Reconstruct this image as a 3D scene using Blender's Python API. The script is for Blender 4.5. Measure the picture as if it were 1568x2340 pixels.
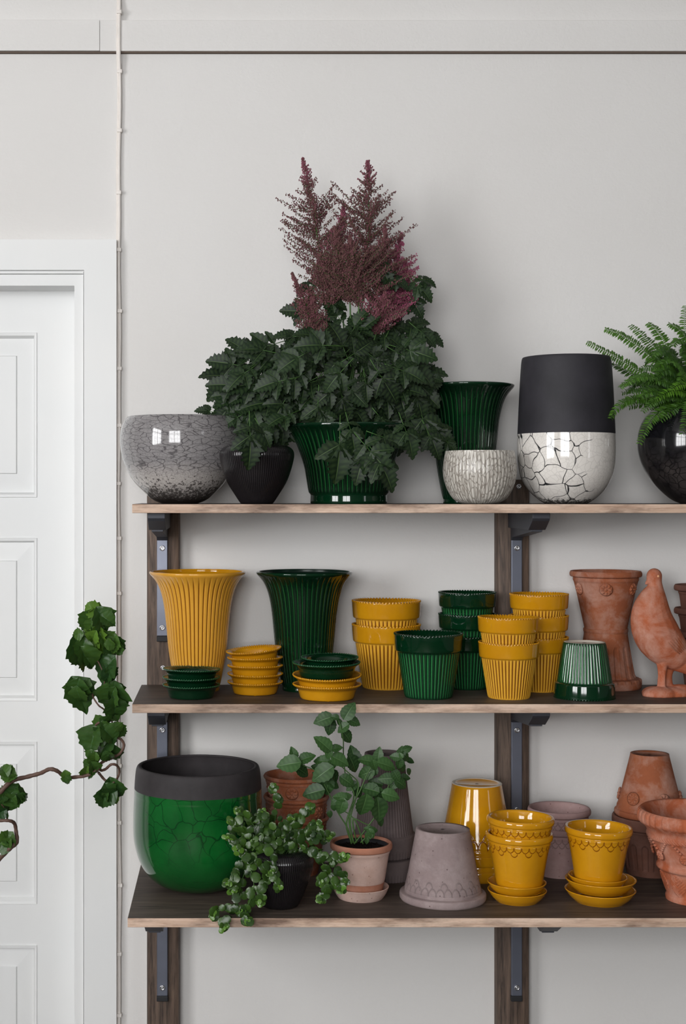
import bpy, math, random
import numpy as np
from mathutils import Vector, Matrix, Euler

random.seed(7)
PI = math.pi
C = bpy.context.scene.collection
for o in list(bpy.data.objects):
    bpy.data.objects.remove(o)

# ------------------------------------------------------------------ camera, light, exposure
F, CX, CY, EYE = 3325.0, 530.0, 1132.0, 1.6        # focal length and principal point in pixels, eye height
def pX(px, Y): return (px - CX) * Y / F
def pZ(py, Y): return EYE - (py - CY) * Y / F
def P3(px, py, Y): return Vector((pX(px, Y), Y, pZ(py, Y)))

cd = bpy.data.cameras.new('camera'); cam = bpy.data.objects.new('camera', cd); C.objects.link(cam)
cam.location = (0, 0, EYE); cam.rotation_euler = (PI / 2, 0, 0)
cd.sensor_width = 36; cd.sensor_height = 36; cd.sensor_fit = 'AUTO'
cd.lens = F / 2340 * 36; cd.shift_x = (784 - CX) / 2340; cd.shift_y = -(1170 - CY) / 2340
cd.clip_start = .05
bpy.context.scene.camera = cam
sc = bpy.context.scene
sc.view_settings.view_transform = 'Standard'; sc.view_settings.look = 'None'
sc.view_settings.gamma = 1; sc.view_settings.use_curve_mapping = False
sc.view_settings.exposure = 0.17
w = bpy.data.worlds.new('world'); sc.world = w; w.use_nodes = True
w.node_tree.nodes['Background'].inputs[0].default_value = (.75, .85, 1, 1)
w.node_tree.nodes['Background'].inputs[1].default_value = .4

WALL = 3.47; POST = 3.43; FR1 = 3.11; FR3 = 2.976
S1 = EYE - 20 * FR1 / F; S2 = EYE - 477 * FR1 / F; S3 = EYE - 966 * FR3 / F
TH = .0192
XL, XR, YR, CEIL = -3.2, 4.4, -2.6, 3.4

def area(name, loc, rot, sx, sz, power, col=(1, 1, 1)):
    l = bpy.data.lights.new(name, 'AREA'); l.shape = 'RECTANGLE'; l.size = sx; l.size_y = sz
    l.energy = power; l.color = col
    o = bpy.data.objects.new(name, l); C.objects.link(o); o.location = loc; o.rotation_euler = rot
    return o
# daylight: one light outside each of the room's windows, seen through panes and glazing bars
area('daylight_rear', (-.95, YR - .16, 2.2), (PI / 2, 0, 0), 2.3, 2.05, 178, (.99, .99, .99))
area('daylight_left', (XL - .16, -.35, 2.2), (PI / 2, 0, -PI / 2), 2.3, 2.05, 196, (.99, .99, .99))
area('daylight_right', (XR + .16, -1.05, 2.1), (PI / 2, 0, PI / 2), .8, 2.2, 16, (.99, .99, .99))

# ------------------------------------------------------------------ colours and materials
def lin(c):
    c = c / 255
    return c / 12.92 if c <= .04045 else ((c + .055) / 1.055) ** 2.4
def col(r, g, b): return (lin(r), lin(g), lin(b), 1)

class NT:
    def __init__(s, name):
        s.m = bpy.data.materials.new(name); s.m.use_nodes = True
        s.t = s.m.node_tree; s.b = s.t.nodes['Principled BSDF']; s.out = s.t.nodes['Material Output']
    def n(s, ty, **kw):
        d = s.t.nodes.new(ty)
        for k, v in kw.items():
            if k.startswith('_'): setattr(d, k[1:], v)
            else: s.set(d, k, v)
        return d
    def set(s, d, k, v):
        i = d.inputs[int(k[1:])] if (k[0] == 'i' and k[1:].isdigit()) else d.inputs[k]
        if isinstance(v, bpy.types.NodeSocket): s.t.links.new(v, i)
        else: i.default_value = v
    def coord(s, scale=(1, 1, 1), loc=(0, 0, 0)):
        tc = s.n('ShaderNodeTexCoord'); mp = s.n('ShaderNodeMapping')
        s.set(mp, 'Vector', tc.outputs['Object']); mp.inputs['Scale'].default_value = scale
        mp.inputs['Location'].default_value = loc
        return mp.outputs[0]
    def cyl(s, k=.1, sc=(1, 1, 1)):
        tc = s.n('ShaderNodeTexCoord'); sp = s.n('ShaderNodeSeparateXYZ'); s.set(sp, 'i0', tc.outputs['Object'])
        a = s.math('ARCTAN2', sp.outputs[0], sp.outputs[1]); cb = s.n('ShaderNodeCombineXYZ')
        s.set(cb, 'i0', s.math('MULTIPLY', a, k * sc[0])); s.set(cb, 'i2', s.math('MULTIPLY', sp.outputs[2], sc[2]))
        return cb.outputs[0]
    def noise(s, vec, scale, detail=4, rough=.55, dist=0):
        d = s.n('ShaderNodeTexNoise'); s.set(d, 'Vector', vec); d.inputs['Scale'].default_value = scale
        d.inputs['Detail'].default_value = detail; d.inputs['Roughness'].default_value = rough
        d.inputs['Distortion'].default_value = dist
        return d.outputs['Fac']
    def ramp(s, fac, stops):
        d = s.n('ShaderNodeValToRGB'); s.set(d, 'Fac', fac); e = d.color_ramp.elements
        while len(e) < len(stops): e.new(.5)
        for x, (p, c) in zip(e, stops):
            x.position = p; x.color = c if isinstance(c, tuple) else (c, c, c, 1)
        return d.outputs['Color']
    def mix(s, fac, a, b, mode='MIX'):
        d = s.n('ShaderNodeMix', _data_type='RGBA', _blend_type=mode)
        s.set(d, 'i0', fac); s.set(d, 'i6', a); s.set(d, 'i7', b)
        return d.outputs[2]
    def math(s, op, a, b=None, clamp=False):
        d = s.n('ShaderNodeMath', _operation=op); d.use_clamp = clamp
        s.set(d, 'i0', a)
        if b is not None: s.set(d, 'i1', b)
        return d.outputs[0]
    def attr(s, name):
        d = s.n('ShaderNodeAttribute'); d.attribute_name = name
        return d.outputs['Fac']
    def bump(s, h, strength=.3, dist=.001):
        d = s.n('ShaderNodeBump'); s.set(d, 'Height', h); d.inputs['Strength'].default_value = strength
        d.inputs['Distance'].default_value = dist
        s.set(s.b, 'Normal', d.outputs[0]); return d
    def base(s, c): s.set(s.b, 'Base Color', c)
    def rough(s, r, spec=.5):
        s.set(s.b, 'Roughness', r); s.b.inputs['Specular IOR Level'].default_value = spec

M = {}
def m_wall():
    n = NT('wall_paint'); v = n.coord()
    a = n.noise(v, 1.3, 3); n.base(n.mix(n.ramp(a, [(.3, 0.0), (.7, 1.0)]), col(221, 218, 215), col(226, 224, 222)))
    n.rough(.75, .25)
    h = n.noise(v, 190, 2, .5); h2 = n.noise(v, 75, 2, .5)
    n.bump(n.math('ADD', h, h2), .5, .0011); return n.m
def m_white(name, c):
    n = NT(name); v = n.coord((1, 1, .12)); a = n.noise(v, 60, 4)
    v2 = n.coord(); k = n.noise(v2, 3, 3)
    n.base(n.mix(n.ramp(k, [(.35, 0.0), (.7, 1.0)]), col(*c), col(c[0] - 4, c[1] - 3, c[2] - 2)))
    n.rough(.42, .4); n.bump(a, .12, .0008); return n.m
def m_plain(name, c, r=.6, spec=.4, metal=0):
    n = NT(name); v = n.coord(); a = n.noise(v, 25, 3)
    n.base(n.mix(a, col(*c), col(*[min(255, int(x * 1.12)) for x in c])))
    n.rough(r, spec); n.b.inputs['Metallic'].default_value = metal; return n.m
def m_wood(name, c1, c2, axis, patch=None):
    sc_ = [14, 14, 14]; sc_[axis] = .9
    n = NT(name); v = n.coord(tuple(sc_)); a = n.noise(v, 6, 6, .65, .8); b = n.noise(v, 28, 3)
    f = n.math('ADD', n.math('MULTIPLY', a, .75), n.math('MULTIPLY', b, .25))
    c = n.ramp(f, [(.36, col(*c1)), (.62, col(*c2))])
    if patch:
        s2 = [9, 22, 22]; s2[axis] = 5
        p = n.noise(n.coord(tuple(s2)), 1.1, 5, .65)
        c = n.mix(n.ramp(p, [(.45, 0.0), (.66, 1.0)]), c, col(*patch))
    n.base(c); n.rough(.55, .3); n.bump(f, .25, .0008); return n.m
def m_glaze(name, body, line, lo=.25, hi=.75, r=.07, thick=None, vary=.5, pos=1.0):
    """body colour, line colour where the relief attribute is high (glaze pooled or thinned there)"""
    n = NT(name); rb = n.attr('rib'); v = n.coord()
    k = n.noise(v, 14, 4); k2 = n.noise(n.coord(), 160, 2)
    b = n.mix(n.math('MULTIPLY', n.ramp(k, [(.3, 0.0), (.7, 1.0)]), vary), col(*body), col(*(thick or [int(x * .72) for x in body])))
    b = n.mix(n.math('MULTIPLY', k2, .22), b, col(*(thick or [int(x * .7) for x in body])))
    c = n.mix(n.ramp(rb, [(lo, 0.0), (hi, 1.0)]), b, col(*line))
    n.base(c); n.rough(r, .5)
    n.bump(n.noise(n.coord(), 40, 2), .04, .001)
    n.b.inputs['Coat Weight'].default_value = .4; n.b.inputs['Coat Roughness'].default_value = .04
    return n.m
def m_clay(name, c1, c2, bloom, amt=.5, r=.9, fine=90, speck=None):
    n = NT(name); v = n.coord()
    a = n.noise(v, 9, 6, .62, .6); b = n.noise(v, fine, 4, .6); d = n.noise(n.coord(loc=(3, 5, 1)), 16, 6, .7, .4)
    c = n.mix(n.ramp(a, [(.35, 0.0), (.68, 1.0)]), col(*c1), col(*c2))
    c = n.mix(n.math('MULTIPLY', n.ramp(d, [(.44, 0.0), (.66, 1.0)]), amt), c, col(*bloom))
    c = n.mix(n.math('MULTIPLY', b, .35), c, col(*[int(x * .72) for x in c1]))
    if speck:
        vo = n.n('ShaderNodeTexVoronoi'); n.set(vo, 'Vector', v); vo.inputs['Scale'].default_value = 70
        sp = n.ramp(vo.outputs['Distance'], [(.07, 1.0), (.13, 0.0)])
        c = n.mix(n.math('MULTIPLY', sp, .7), c, col(*speck))
    rb = n.attr('rib')
    c = n.mix(n.math('MULTIPLY', rb, .35), c, col(*[int(x * .55) for x in c1]))
    n.base(c); n.rough(r, .2); n.bump(n.math('ADD', b, n.noise(v, 240, 2)), .35, .0008); return n.m
def cracks(n, vec, scale, width, distort=.12, dscale=6, randomness=1.0):
    nz = n.n('ShaderNodeTexNoise'); n.set(nz, 'Vector', vec); nz.inputs['Scale'].default_value = dscale
    va = n.n('ShaderNodeVectorMath', _operation='SCALE'); n.set(va, 'i0', nz.outputs['Color']); va.inputs['Scale'].default_value = distort
    ad = n.n('ShaderNodeVectorMath', _operation='ADD'); n.set(ad, 'i0', vec); n.set(ad, 'i1', va.outputs[0])
    vo = n.n('ShaderNodeTexVoronoi', _feature='DISTANCE_TO_EDGE'); n.set(vo, 'Vector', ad.outputs[0])
    vo.inputs['Scale'].default_value = scale; vo.inputs['Randomness'].default_value = randomness
    return n.ramp(vo.outputs['Distance'], [(width * .35, 1.0), (width, 0.0)])
def zval(n, lo, hi):
    tc = n.n('ShaderNodeTexCoord'); sp = n.n('ShaderNodeSeparateXYZ'); n.set(sp, 'i0', tc.outputs['Object'])
    mr = n.n('ShaderNodeMapRange'); n.set(mr, 'i0', sp.outputs[2]); mr.inputs[1].default_value = lo; mr.inputs[2].default_value = hi
    return mr.outputs[0]
def m_raku_grey():
    n = NT('grey_crackle_glaze'); v = n.cyl(.135, (1, 1, 3.4))
    k1 = cracks(n, v, 34, .06, .07, 10); k2 = cracks(n, n.coord((1.2, 1.2, 1.2)), 120, .1, .03, 20)
    c = n.mix(n.noise(n.coord(), 7, 5), col(128, 125, 126), col(158, 154, 154))
    z = zval(n, 0, .19)
    c = n.mix(n.ramp(z, [(.28, 1.0), (.5, 0.0)]), c, col(188, 181, 176))
    c = n.mix(n.math('MULTIPLY', k2, .25), c, col(70, 66, 68))
    c = n.mix(n.math('MULTIPLY', n.math('MULTIPLY', k1, n.ramp(z, [(.3, 0.0), (.42, 1.0)])), .66), c, col(52, 48, 52))
    sp = n.noise(n.coord(), 150, 3, .7)
    thr = n.math('ADD', n.math('MULTIPLY', z, .75), .38)
    spk = n.math('MULTIPLY', n.math('GREATER_THAN', sp, thr), n.ramp(z, [(.4, 1.0), (.46, 0.0)]))
    c = n.mix(n.math('MULTIPLY', spk, .8), c, col(38, 32, 30))
    c = n.mix(n.ramp(n.math('ADD', z, n.math('MULTIPLY', n.noise(n.coord(), 30, 4), .1)), [(.08, 1.0), (.26, 0.0)]), c, col(34, 29, 27))
    n.base(c); n.rough(.1, .5); n.b.inputs['Coat Weight'].default_value = .5; n.b.inputs['Coat Roughness'].default_value = .05
    return n.m
def m_raku_white():
    n = NT('white_crackle_glaze'); v = n.coord()
    k1 = cracks(n, v, 27, .032, .07, 12); k2 = cracks(n, v, 95, .07, .04, 20)
    mask = n.noise(n.coord(loc=(2.1, .6, 0)), 9, 2); 
    sp = n.n('ShaderNodeSeparateXYZ'); tc = n.n('ShaderNodeTexCoord'); n.set(sp, 'i0', tc.outputs['Object'])
    side = n.math('ADD', n.math('MULTIPLY', sp.outputs[0], -5.5), mask)
    c = n.mix(n.noise(v, 7, 4), col(240, 236, 230), col(220, 213, 206))
    c = n.mix(n.math('MULTIPLY', k2, .18), c, col(110, 96, 90))
    c = n.mix(n.math('MULTIPLY', k1, n.ramp(side, [(.42, 0.0), (.46, 1.0)])), c, col(24, 26, 30))
    z = zval(n, 0, .1)
    sk = n.ramp(n.math('ADD', z, n.math('MULTIPLY', n.noise(v, 90, 5, .75), .55)), [(.32, 1.0), (.4, 0.0)])
    c = n.mix(n.math('MULTIPLY', sk, .92), c, col(22, 20, 20))
    n.base(c); n.rough(.1, .5); n.b.inputs['Coat Weight'].default_value = .5; return n.m
def m_raku_dark():
    n = NT('black_crackle_glaze'); v = n.coord()
    k = cracks(n, v, 60, .07, .05, 12); z = zval(n, 0, .2)
    c = n.mix(n.ramp(n.noise(v, 11, 5), [(.4, 0.0), (.7, 1.0)]), col(26, 24, 26), col(70, 64, 62))
    c = n.mix(n.ramp(z, [(.35, 0.0), (.7, 1.0)]), c, col(22, 22, 25))
    c = n.mix(n.math('MULTIPLY', k, .8), c, col(10, 10, 11))
    n.base(c); n.rough(.12, .5); n.b.inputs['Coat Weight'].default_value = .5; return n.m
def m_raku_green():
    n = NT('green_crackle_glaze'); v = n.coord()
    k1 = cracks(n, v, 27, .03, .05, 14); z = zval(n, 0, .25)
    c = n.mix(n.ramp(n.noise(v, 9, 6, .6), [(.3, 0.0), (.7, 1.0)]), col(8, 66, 26), col(20, 98, 40))
    c = n.mix(n.ramp(z, [(.02, .75), (.4, 0.0)]), c, col(12, 62, 24))
    c = n.mix(n.math('MULTIPLY', n.math('MULTIPLY', k1, .65), n.ramp(z, [(.25, 0.0), (.5, 1.0)])), c, col(4, 38, 18))
    n.base(c); n.rough(.1, .5); n.b.inputs['Coat Weight'].default_value = .5; return n.m
def m_white_rib():
    n = NT('white_ribbed_crackle_glaze'); v = n.cyl(.082, (1, 1, .42))
    k = cracks(n, v, 150, .13, .012, 50); rb = n.attr('rib')
    c = n.mix(n.noise(n.coord(), 30, 4), col(226, 222, 214), col(196, 190, 180))
    c = n.mix(n.math('MULTIPLY', k, .6), c, col(96, 84, 74))
    c = n.mix(n.math('MULTIPLY', rb, .6), c, col(120, 110, 100))
    n.base(c); n.rough(.22, .5); return n.m
def m_matte_dark(name='smoked_matte_clay', c=(34, 33, 37)):
    n = NT(name); v = n.coord(); a = n.noise(v, 12, 6, .65)
    n.base(n.mix(n.ramp(a, [(.3, 0.0), (.75, 1.0)]), col(*c), col(*[int(x * 1.5) for x in c])))
    n.rough(.62, .35); n.bump(n.noise(v, 200, 3), .2, .0006); return n.m
def m_black_rib():
    n = NT('black_ribbed_glaze'); rb = n.attr('rib')
    c = n.mix(rb, col(14, 13, 15), col(40, 36, 38)); n.base(c); n.rough(.12, .6); return n.m
def m_leaf(name, dark, light, vein, r=.45, trans=.18, bump=.2):
    n = NT(name); t = n.attr('tone'); rb = n.attr('rib'); v = n.coord()
    k = n.noise(v, 60, 4)
    f = n.math('ADD', n.math('MULTIPLY', t, .8), n.math('MULTIPLY', k, .25), True)
    c = n.mix(f, col(*dark), col(*light)); c = n.mix(n.math('MULTIPLY', rb, .7), c, col(*vein))
    n.base(c); n.rough(r, .4); n.bump(n.noise(v, 170, 2), bump, .0008)
    tr = n.n('ShaderNodeBsdfTranslucent'); n.set(tr, 'Color', c)
    mx = n.n('ShaderNodeMixShader'); mx.inputs[0].default_value = trans
    n.t.links.new(n.b.outputs[0], mx.inputs[1]); n.t.links.new(tr.outputs[0], mx.inputs[2])
    n.t.links.new(mx.outputs[0], n.out.inputs['Surface']); return n.m

M['wall'] = m_wall()
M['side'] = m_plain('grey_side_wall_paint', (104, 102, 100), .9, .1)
M['white'] = m_white('white_joinery_paint', (231, 231, 230))
M['ceil'] = m_plain('ceiling_paint', (170, 169, 167), .9, .1)
M['floor'] = m_wood('floor_boards', (48, 41, 36), (70, 61, 53), 1)
M['cable'] = m_plain('cable_paint', (222, 216, 210), .45)
M['stain'] = m_wood('dark_stained_wood', (58, 51, 47), (98, 86, 77), 0)
M['raw'] = m_wood('worn_board_edge', (184, 152, 130), (222, 196, 176), 0, (120, 98, 84))
M['post'] = m_wood('dark_stained_upright', (58, 48, 43), (116, 97, 84), 2)
M['steel'] = m_plain('blue_grey_steel', (104, 108, 120), .38, .5, .55)
M['black_metal'] = m_plain('black_coated_metal', (34, 34, 37), .55, .4)
M['dark_metal'] = m_plain('dark_grey_metal', (66, 67, 74), .5, .4, .3)
M['screw'] = m_plain('bright_zinc', (190, 190, 192), .25, .5, .9)
YEL = (208, 149, 22); GRN = (6, 46, 24)
M['yel'] = m_glaze('yellow_glaze', YEL, (146, 86, 8), .3, .85, thick=(182, 117, 12))
M['yel_rib'] = m_glaze('yellow_ribbed_glaze', (228, 172, 58), (112, 58, 8), .25, .8, thick=(206, 146, 36))
M['yel_vase'] = m_glaze('pale_yellow_vase_glaze', (222, 162, 58), (122, 68, 12), .3, .75, r=.2, thick=(206, 146, 44))
M['grn'] = m_glaze('bottle_green_glaze', GRN, (3, 20, 10), .3, .85, thick=(4, 30, 16))
M['grn_rib'] = m_glaze('green_ribbed_glaze', (10, 52, 28), (52, 138, 76), .45, .95, thick=(6, 36, 20))
M['grn_vase'] = m_glaze('dark_green_vase_glaze', (5, 36, 18), (34, 104, 50), .5, .95, thick=(4, 26, 13))
M['grn_edge'] = m_glaze('green_thin_edge_glaze', (24, 84, 48), (8, 40, 22), .3, .85)
M['grn_in'] = m_plain('dark_green_inner_glaze', (16, 34, 26), .25)
M['ringwhite'] = m_plain('unglazed_white_foot', (212, 204, 192), .8, .2)
M['terra'] = m_clay('terracotta', (154, 88, 60), (172, 104, 70), (192, 152, 136), .75)
M['terra_o'] = m_clay('orange_terracotta', (172, 92, 60), (186, 106, 72), (206, 160, 142), .75)
M['terra_d'] = m_clay('dull_terracotta', (112, 76, 64), (126, 84, 68), (134, 104, 96), .4)
M['mauve'] = m_clay('mauve_clay', (140, 124, 124), (158, 140, 138), (176, 160, 158), .7, speck=(66, 44, 44))
M['mauve_d'] = m_clay('grey_mauve_clay', (104, 92, 92), (118, 104, 102), (126, 112, 110), .4)
M['pink'] = m_clay('pink_clay', (206, 172, 158), (222, 192, 180), (228, 204, 196), .5, speck=(130, 84, 70))
M['pink_d'] = m_clay('dusty_pink_clay', (162, 132, 130), (178, 148, 144), (186, 160, 158), .5, speck=(90, 60, 56))
M['terra_rim'] = m_clay('fired_terracotta_rim', (178, 120, 96), (190, 132, 108), (206, 160, 142), .3)
M['raku_grey'] = m_raku_grey(); M['raku_white'] = m_raku_white(); M['raku_dark'] = m_raku_dark(); M['raku_green'] = m_raku_green()
M['white_rib'] = m_white_rib(); M['matte'] = m_matte_dark(); M['matte2'] = m_matte_dark('brown_black_matte_clay', (44, 41, 42)); M['black_rib'] = m_black_rib()
M['soil'] = m_plain('potting_soil', (26, 21, 19), .95, .1)
M['leaf_a'] = m_leaf('astilbe_leaf', (11, 25, 15), (34, 58, 30), (100, 128, 70), .5)
M['leaf_m'] = m_leaf('mint_leaf', (18, 44, 20), (74, 112, 58), (104, 142, 84), .42)
M['leaf_p'] = m_leaf('round_leaf', (9, 26, 16), (96, 138, 44), (52, 84, 60), .28, .08)
M['leaf_f'] = m_leaf('fern_leaf', (20, 52, 20), (96, 146, 36), (70, 100, 40), .5)
M['leaf_h'] = m_leaf('hazel_leaf', (14, 50, 26), (96, 130, 44), (60, 100, 60), .4, .15, .5)
M['stem'] = m_leaf('green_stem', (62, 96, 44), (92, 128, 62), (90, 120, 60), .5, .0)
M['bark'] = m_leaf('brown_bark', (74, 54, 46), (112, 86, 74), (60, 44, 38), .6, .0)
M['floret'] = m_leaf('astilbe_floret', (86, 70, 55), (196, 100, 138), (84, 72, 56), .8, .1, 0)
M['eye'] = m_plain('pale_clay_eye', (214, 160, 120), .8)

# ------------------------------------------------------------------ mesh builder
class MB:
    def __init__(s): s.v = []; s.f = []; s.m = []; s.r = []; s.t = []; s.n = 0
    def add(s, v, f, mi=0, rib=0., tone=0.):
        v = np.asarray(v, float).reshape(-1, 3); k = len(v)
        s.v.append(v); s.f += [tuple(i + s.n for i in q) for q in f]; s.m += [mi] * len(f) if np.isscalar(mi) else list(mi)
        s.r.append(np.full(k, rib) if np.isscalar(rib) else np.asarray(rib, float).ravel())
        s.t.append(np.full(k, tone) if np.isscalar(tone) else np.asarray(tone, float).ravel()); s.n += k
    def box(s, a, b, mi=0):
        (x0, y0, z0), (x1, y1, z1) = a, b
        s.add([(x0, y0, z0), (x1, y0, z0), (x1, y1, z0), (x0, y1, z0), (x0, y0, z1), (x1, y0, z1), (x1, y1, z1), (x0, y1, z1)],
              [(0, 3, 2, 1), (4, 5, 6, 7), (0, 1, 5, 4), (1, 2, 6, 5), (2, 3, 7, 6), (3, 0, 4, 7)], mi)
    def ell(s, c, ax, nu=8, nv=6, mi=0, rib=0., tone=0.):
        """ellipsoid: ax = three axis vectors scaled by radii"""
        c = np.array(c); A = np.array([list(a) for a in ax]); v = [c + A[2]]
        for j in range(1, nv):
            ph = PI * j / nv
            for i in range(nu):
                th = 2 * PI * i / nu
                v.append(c + A[0] * math.sin(ph) * math.cos(th) + A[1] * math.sin(ph) * math.sin(th) + A[2] * math.cos(ph))
        v.append(c - A[2]); L = len(v) - 1; f = []
        for i in range(nu): f.append((0, 1 + i, 1 + (i + 1) % nu))
        for j in range(nv - 2):
            for i in range(nu):
                a = 1 + j * nu + i; b = 1 + j * nu + (i + 1) % nu; f.append((a, a + nu, b + nu, b))
        for i in range(nu): f.append((L, L - nu + (i + 1) % nu, L - nu + i))
        s.add(v, f, mi, rib, tone)
    def sph(s, c, r, nu=10, nv=8, **k): s.ell(c, ((r, 0, 0), (0, r, 0), (0, 0, r)), nu, nv, **k)
    def tube(s, pts, rad, n=6, mi=0, tone=0., rib=0., cap=True):
        pts = [Vector(p) for p in pts]
        if not hasattr(rad, '__len__'): rad = [rad] * len(pts)
        v = []; up = None
        for i, p in enumerate(pts):
            d = (pts[min(i + 1, len(pts) - 1)] - pts[max(i - 1, 0)]).normalized()
            if up is None: up = d.orthogonal().normalized()
            else:
                up = up - d * up.dot(d)
                up = up.normalized() if up.length > 1e-6 else d.orthogonal().normalized()
            q = d.cross(up)
            for k in range(n):
                a = 2 * PI * k / n; v.append(p + (up * math.cos(a) + q * math.sin(a)) * rad[i])
        f = []
        for i in range(len(pts) - 1):
            for k in range(n):
                a = i * n + k; b = i * n + (k + 1) % n; f.append((a, b, b + n, a + n))
        if cap: f.append(tuple(range(n - 1, -1, -1))); f.append(tuple(range((len(pts) - 1) * n, len(pts) * n)))
        s.add([list(x) for x in v], f, mi, rib, tone)
    def lathe(s, prof, seg=96, N=0, p=3., bead=0, fn=None, closed=False, mats=None, shift=0.):
        """prof rows: r, z, groove amplitude, bead amplitude, material"""
        A = np.array([list(q) + [0] * (5 - len(q)) for q in prof], float)
        th = np.arange(seg) * 2 * PI / seg; R = A[:, 0][:, None] * np.ones(seg); Zz = A[:, 1][:, None] * np.ones(seg); rib = np.zeros_like(R)
        if N:
            g = ((1 + np.cos(N * th)) / 2) ** p
            R = R - A[:, 2][:, None] * g[None]; am = max(1e-9, A[:, 2].max())
            rib = np.clip(A[:, 2] / am, 0, 1)[:, None] * g[None]
        if bead:
            g = np.cos(bead * th); R = R + A[:, 3][:, None] * g[None] * .6; Zz = Zz + A[:, 3][:, None] * g[None]
            rib = np.maximum(rib, (A[:, 3] > 1e-6)[:, None] * np.clip(-g, 0, 1)[None] * .8)
        if fn is not None:
            dr, rb = fn(th[None] * np.ones_like(R), Zz, R); o = (A[:, 4] >= 0)[:, None]
            R = R + dr; rib = np.maximum(rib, rb)
        V = np.stack([R * np.cos(th), R * np.sin(th), Zz], -1).reshape(-1, 3); n = len(A); f = []; mi = []
        for j in range(n if closed else n - 1):
            j2 = (j + 1) % n
            for i in range(seg):
                i2 = (i + 1) % seg; f.append((j * seg + i, j * seg + i2, j2 * seg + i2, j2 * seg + i)); mi.append(int(round(A[j, 4])))
        s.add(V, f, mi, rib)
    def mesh(s, name, mats, smooth=True, sharp=None):
        me = bpy.data.meshes.new(name); V = np.concatenate(s.v) if s.v else np.zeros((0, 3))
        me.from_pydata(V.tolist(), [], s.f)
        for m in mats: me.materials.append(m)
        me.polygons.foreach_set('material_index', np.array(s.m, np.int32))
        if smooth: me.polygons.foreach_set('use_smooth', np.ones(len(s.f), bool))
        for nm, arr in (('rib', s.r), ('tone', s.t)):
            a = me.attributes.new(nm, 'FLOAT', 'POINT'); a.data.foreach_set('value', np.concatenate(arr).astype(np.float32))
        me.update()
        if sharp is not None and smooth:
            try: me.set_sharp_from_angle(angle=sharp)
            except Exception: pass
        return me
    def build(s, name, mats, parent=None, loc=None, smooth=True, sharp=None, origin=None):
        if not isinstance(mats, (list, tuple)): mats = [mats]
        if origin is not None:
            s.v = [a - np.array(origin) for a in s.v]; loc = origin
        me = s.mesh(name, mats, smooth, sharp); o = bpy.data.objects.new(name, me); C.objects.link(o)
        if loc is not None: o.location = loc
        if parent:
            o.parent = parent
            if origin is not None: o.location = Vector(origin) - parent.location
        return o

def tag(o, label=None, cat=None, group=None, kind=None):
    if label: o['label'] = label
    if cat: o['category'] = cat
    if group: o['group'] = group
    if kind: o['kind'] = kind
    return o
def empty(name, loc, label, cat, group=None):
    o = bpy.data.objects.new(name, None); C.objects.link(o); o.location = loc; o.empty_display_size = .02
    return tag(o, label, cat, group)
def struct(name, mb, mats, smooth=False, **k):
    o = mb.build(name, mats, smooth=smooth, **k); o['kind'] = 'structure'; return o
def dup_tree(root, loc, label, group=None):
    r = root.copy(); C.objects.link(r); r.location = loc; r['label'] = label
    if group: r['group'] = group
    for ch in list(root.children):
        c = ch.copy(); C.objects.link(c); c.parent = r
        for g in ch.children:
            d = g.copy(); C.objects.link(d); d.parent = c
    return r
def bevel(o, wdt=.002, seg=2):
    b = o.modifiers.new('bevel', 'BEVEL'); b.width = wdt; b.segments = seg; b.limit_method = 'ANGLE'; b.angle_limit = .6
    return o

# ------------------------------------------------------------------ the room
b = MB(); b.box((XL - .1, YR - .1, -.1), (XR + .1, WALL + .12, 0)); struct('floor', b, M['floor'])
b = MB(); b.box((XL - .1, YR - .1, CEIL), (XR + .1, WALL + .12, CEIL + .1)); struct('ceiling', b, M['ceil'])
DX1, DX0, DZ = -.374, -1.176, 2.098
b = MB()
b.box((DX1 + .004, WALL, 0), (XR, WALL + .12, CEIL)); b.box((XL, WALL, 0), (DX0 - .004, WALL + .12, CEIL)); b.box((DX0 - .004, WALL, DZ + .004), (DX1 + .004, WALL + .12, CEIL))
b.box((DX0, WALL + .119, 0), (DX1, WALL + .14, DZ))
struct('wall_back', b, M['wall'])
def wall_with_hole(name, axis, at, t, u0, u1, h0, h1, z0, z1):
    b = MB()
    def bx(a, c, d, e):
        if axis == 'x': b.box((min(at, at + t), a, d), (max(at, at + t), c, e))
        else: b.box((a, min(at, at + t), d), (c, max(at, at + t), e))
    bx(u0, h0, 0, CEIL); bx(h1, u1, 0, CEIL); bx(h0, h1, 0, z0); bx(h0, h1, z1, CEIL)
    return struct(name, b, M['side'])
wall_with_hole('wall_rear', 'y', YR, -.1, XL, XR, -2.1, .2, 1.15, 3.2)
wall_with_hole('wall_left', 'x', XL, -.1, YR, WALL, -1.5, .8, 1.15, 3.2)
wall_with_hole('wall_right', 'x', XR, .1, YR, WALL, -1.45, -.65, 1.15, 3.2)
def window(name, axis, at, t, u0, u1, z0, z1, nv):
    b = MB(); m = at + t / 2
    def bx(a, c, d, e, th=.03):
        if axis == 'x': b.box((m - th, a, d), (m + th, c, e))
        else: b.box((a, m - th, d), (c, m + th, e))
    bx(u0, u0 + .06, z0, z1); bx(u1 - .06, u1, z0, z1); bx(u0, u1, z0, z0 + .06); bx(u0, u1, z1 - .06, z1)
    for i in range(1, nv):
        u = u0 + (u1 - u0) * i / nv; wd = .06 if i * 2 == nv else .02; bx(u - wd, u + wd, z0, z1, .025)
    bx(u0, u1, z0 + (z1 - z0) * .68 - .04, z0 + (z1 - z0) * .68 + .04, .028)
    bx(u0, u1, z0 + (z1 - z0) * .34 - .012, z0 + (z1 - z0) * .34 + .012, .02)
    return struct(name, b, M['white'])
window('window_1', 'y', YR, -.1, -2.1, .2, 1.15, 3.2, 4)
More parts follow.
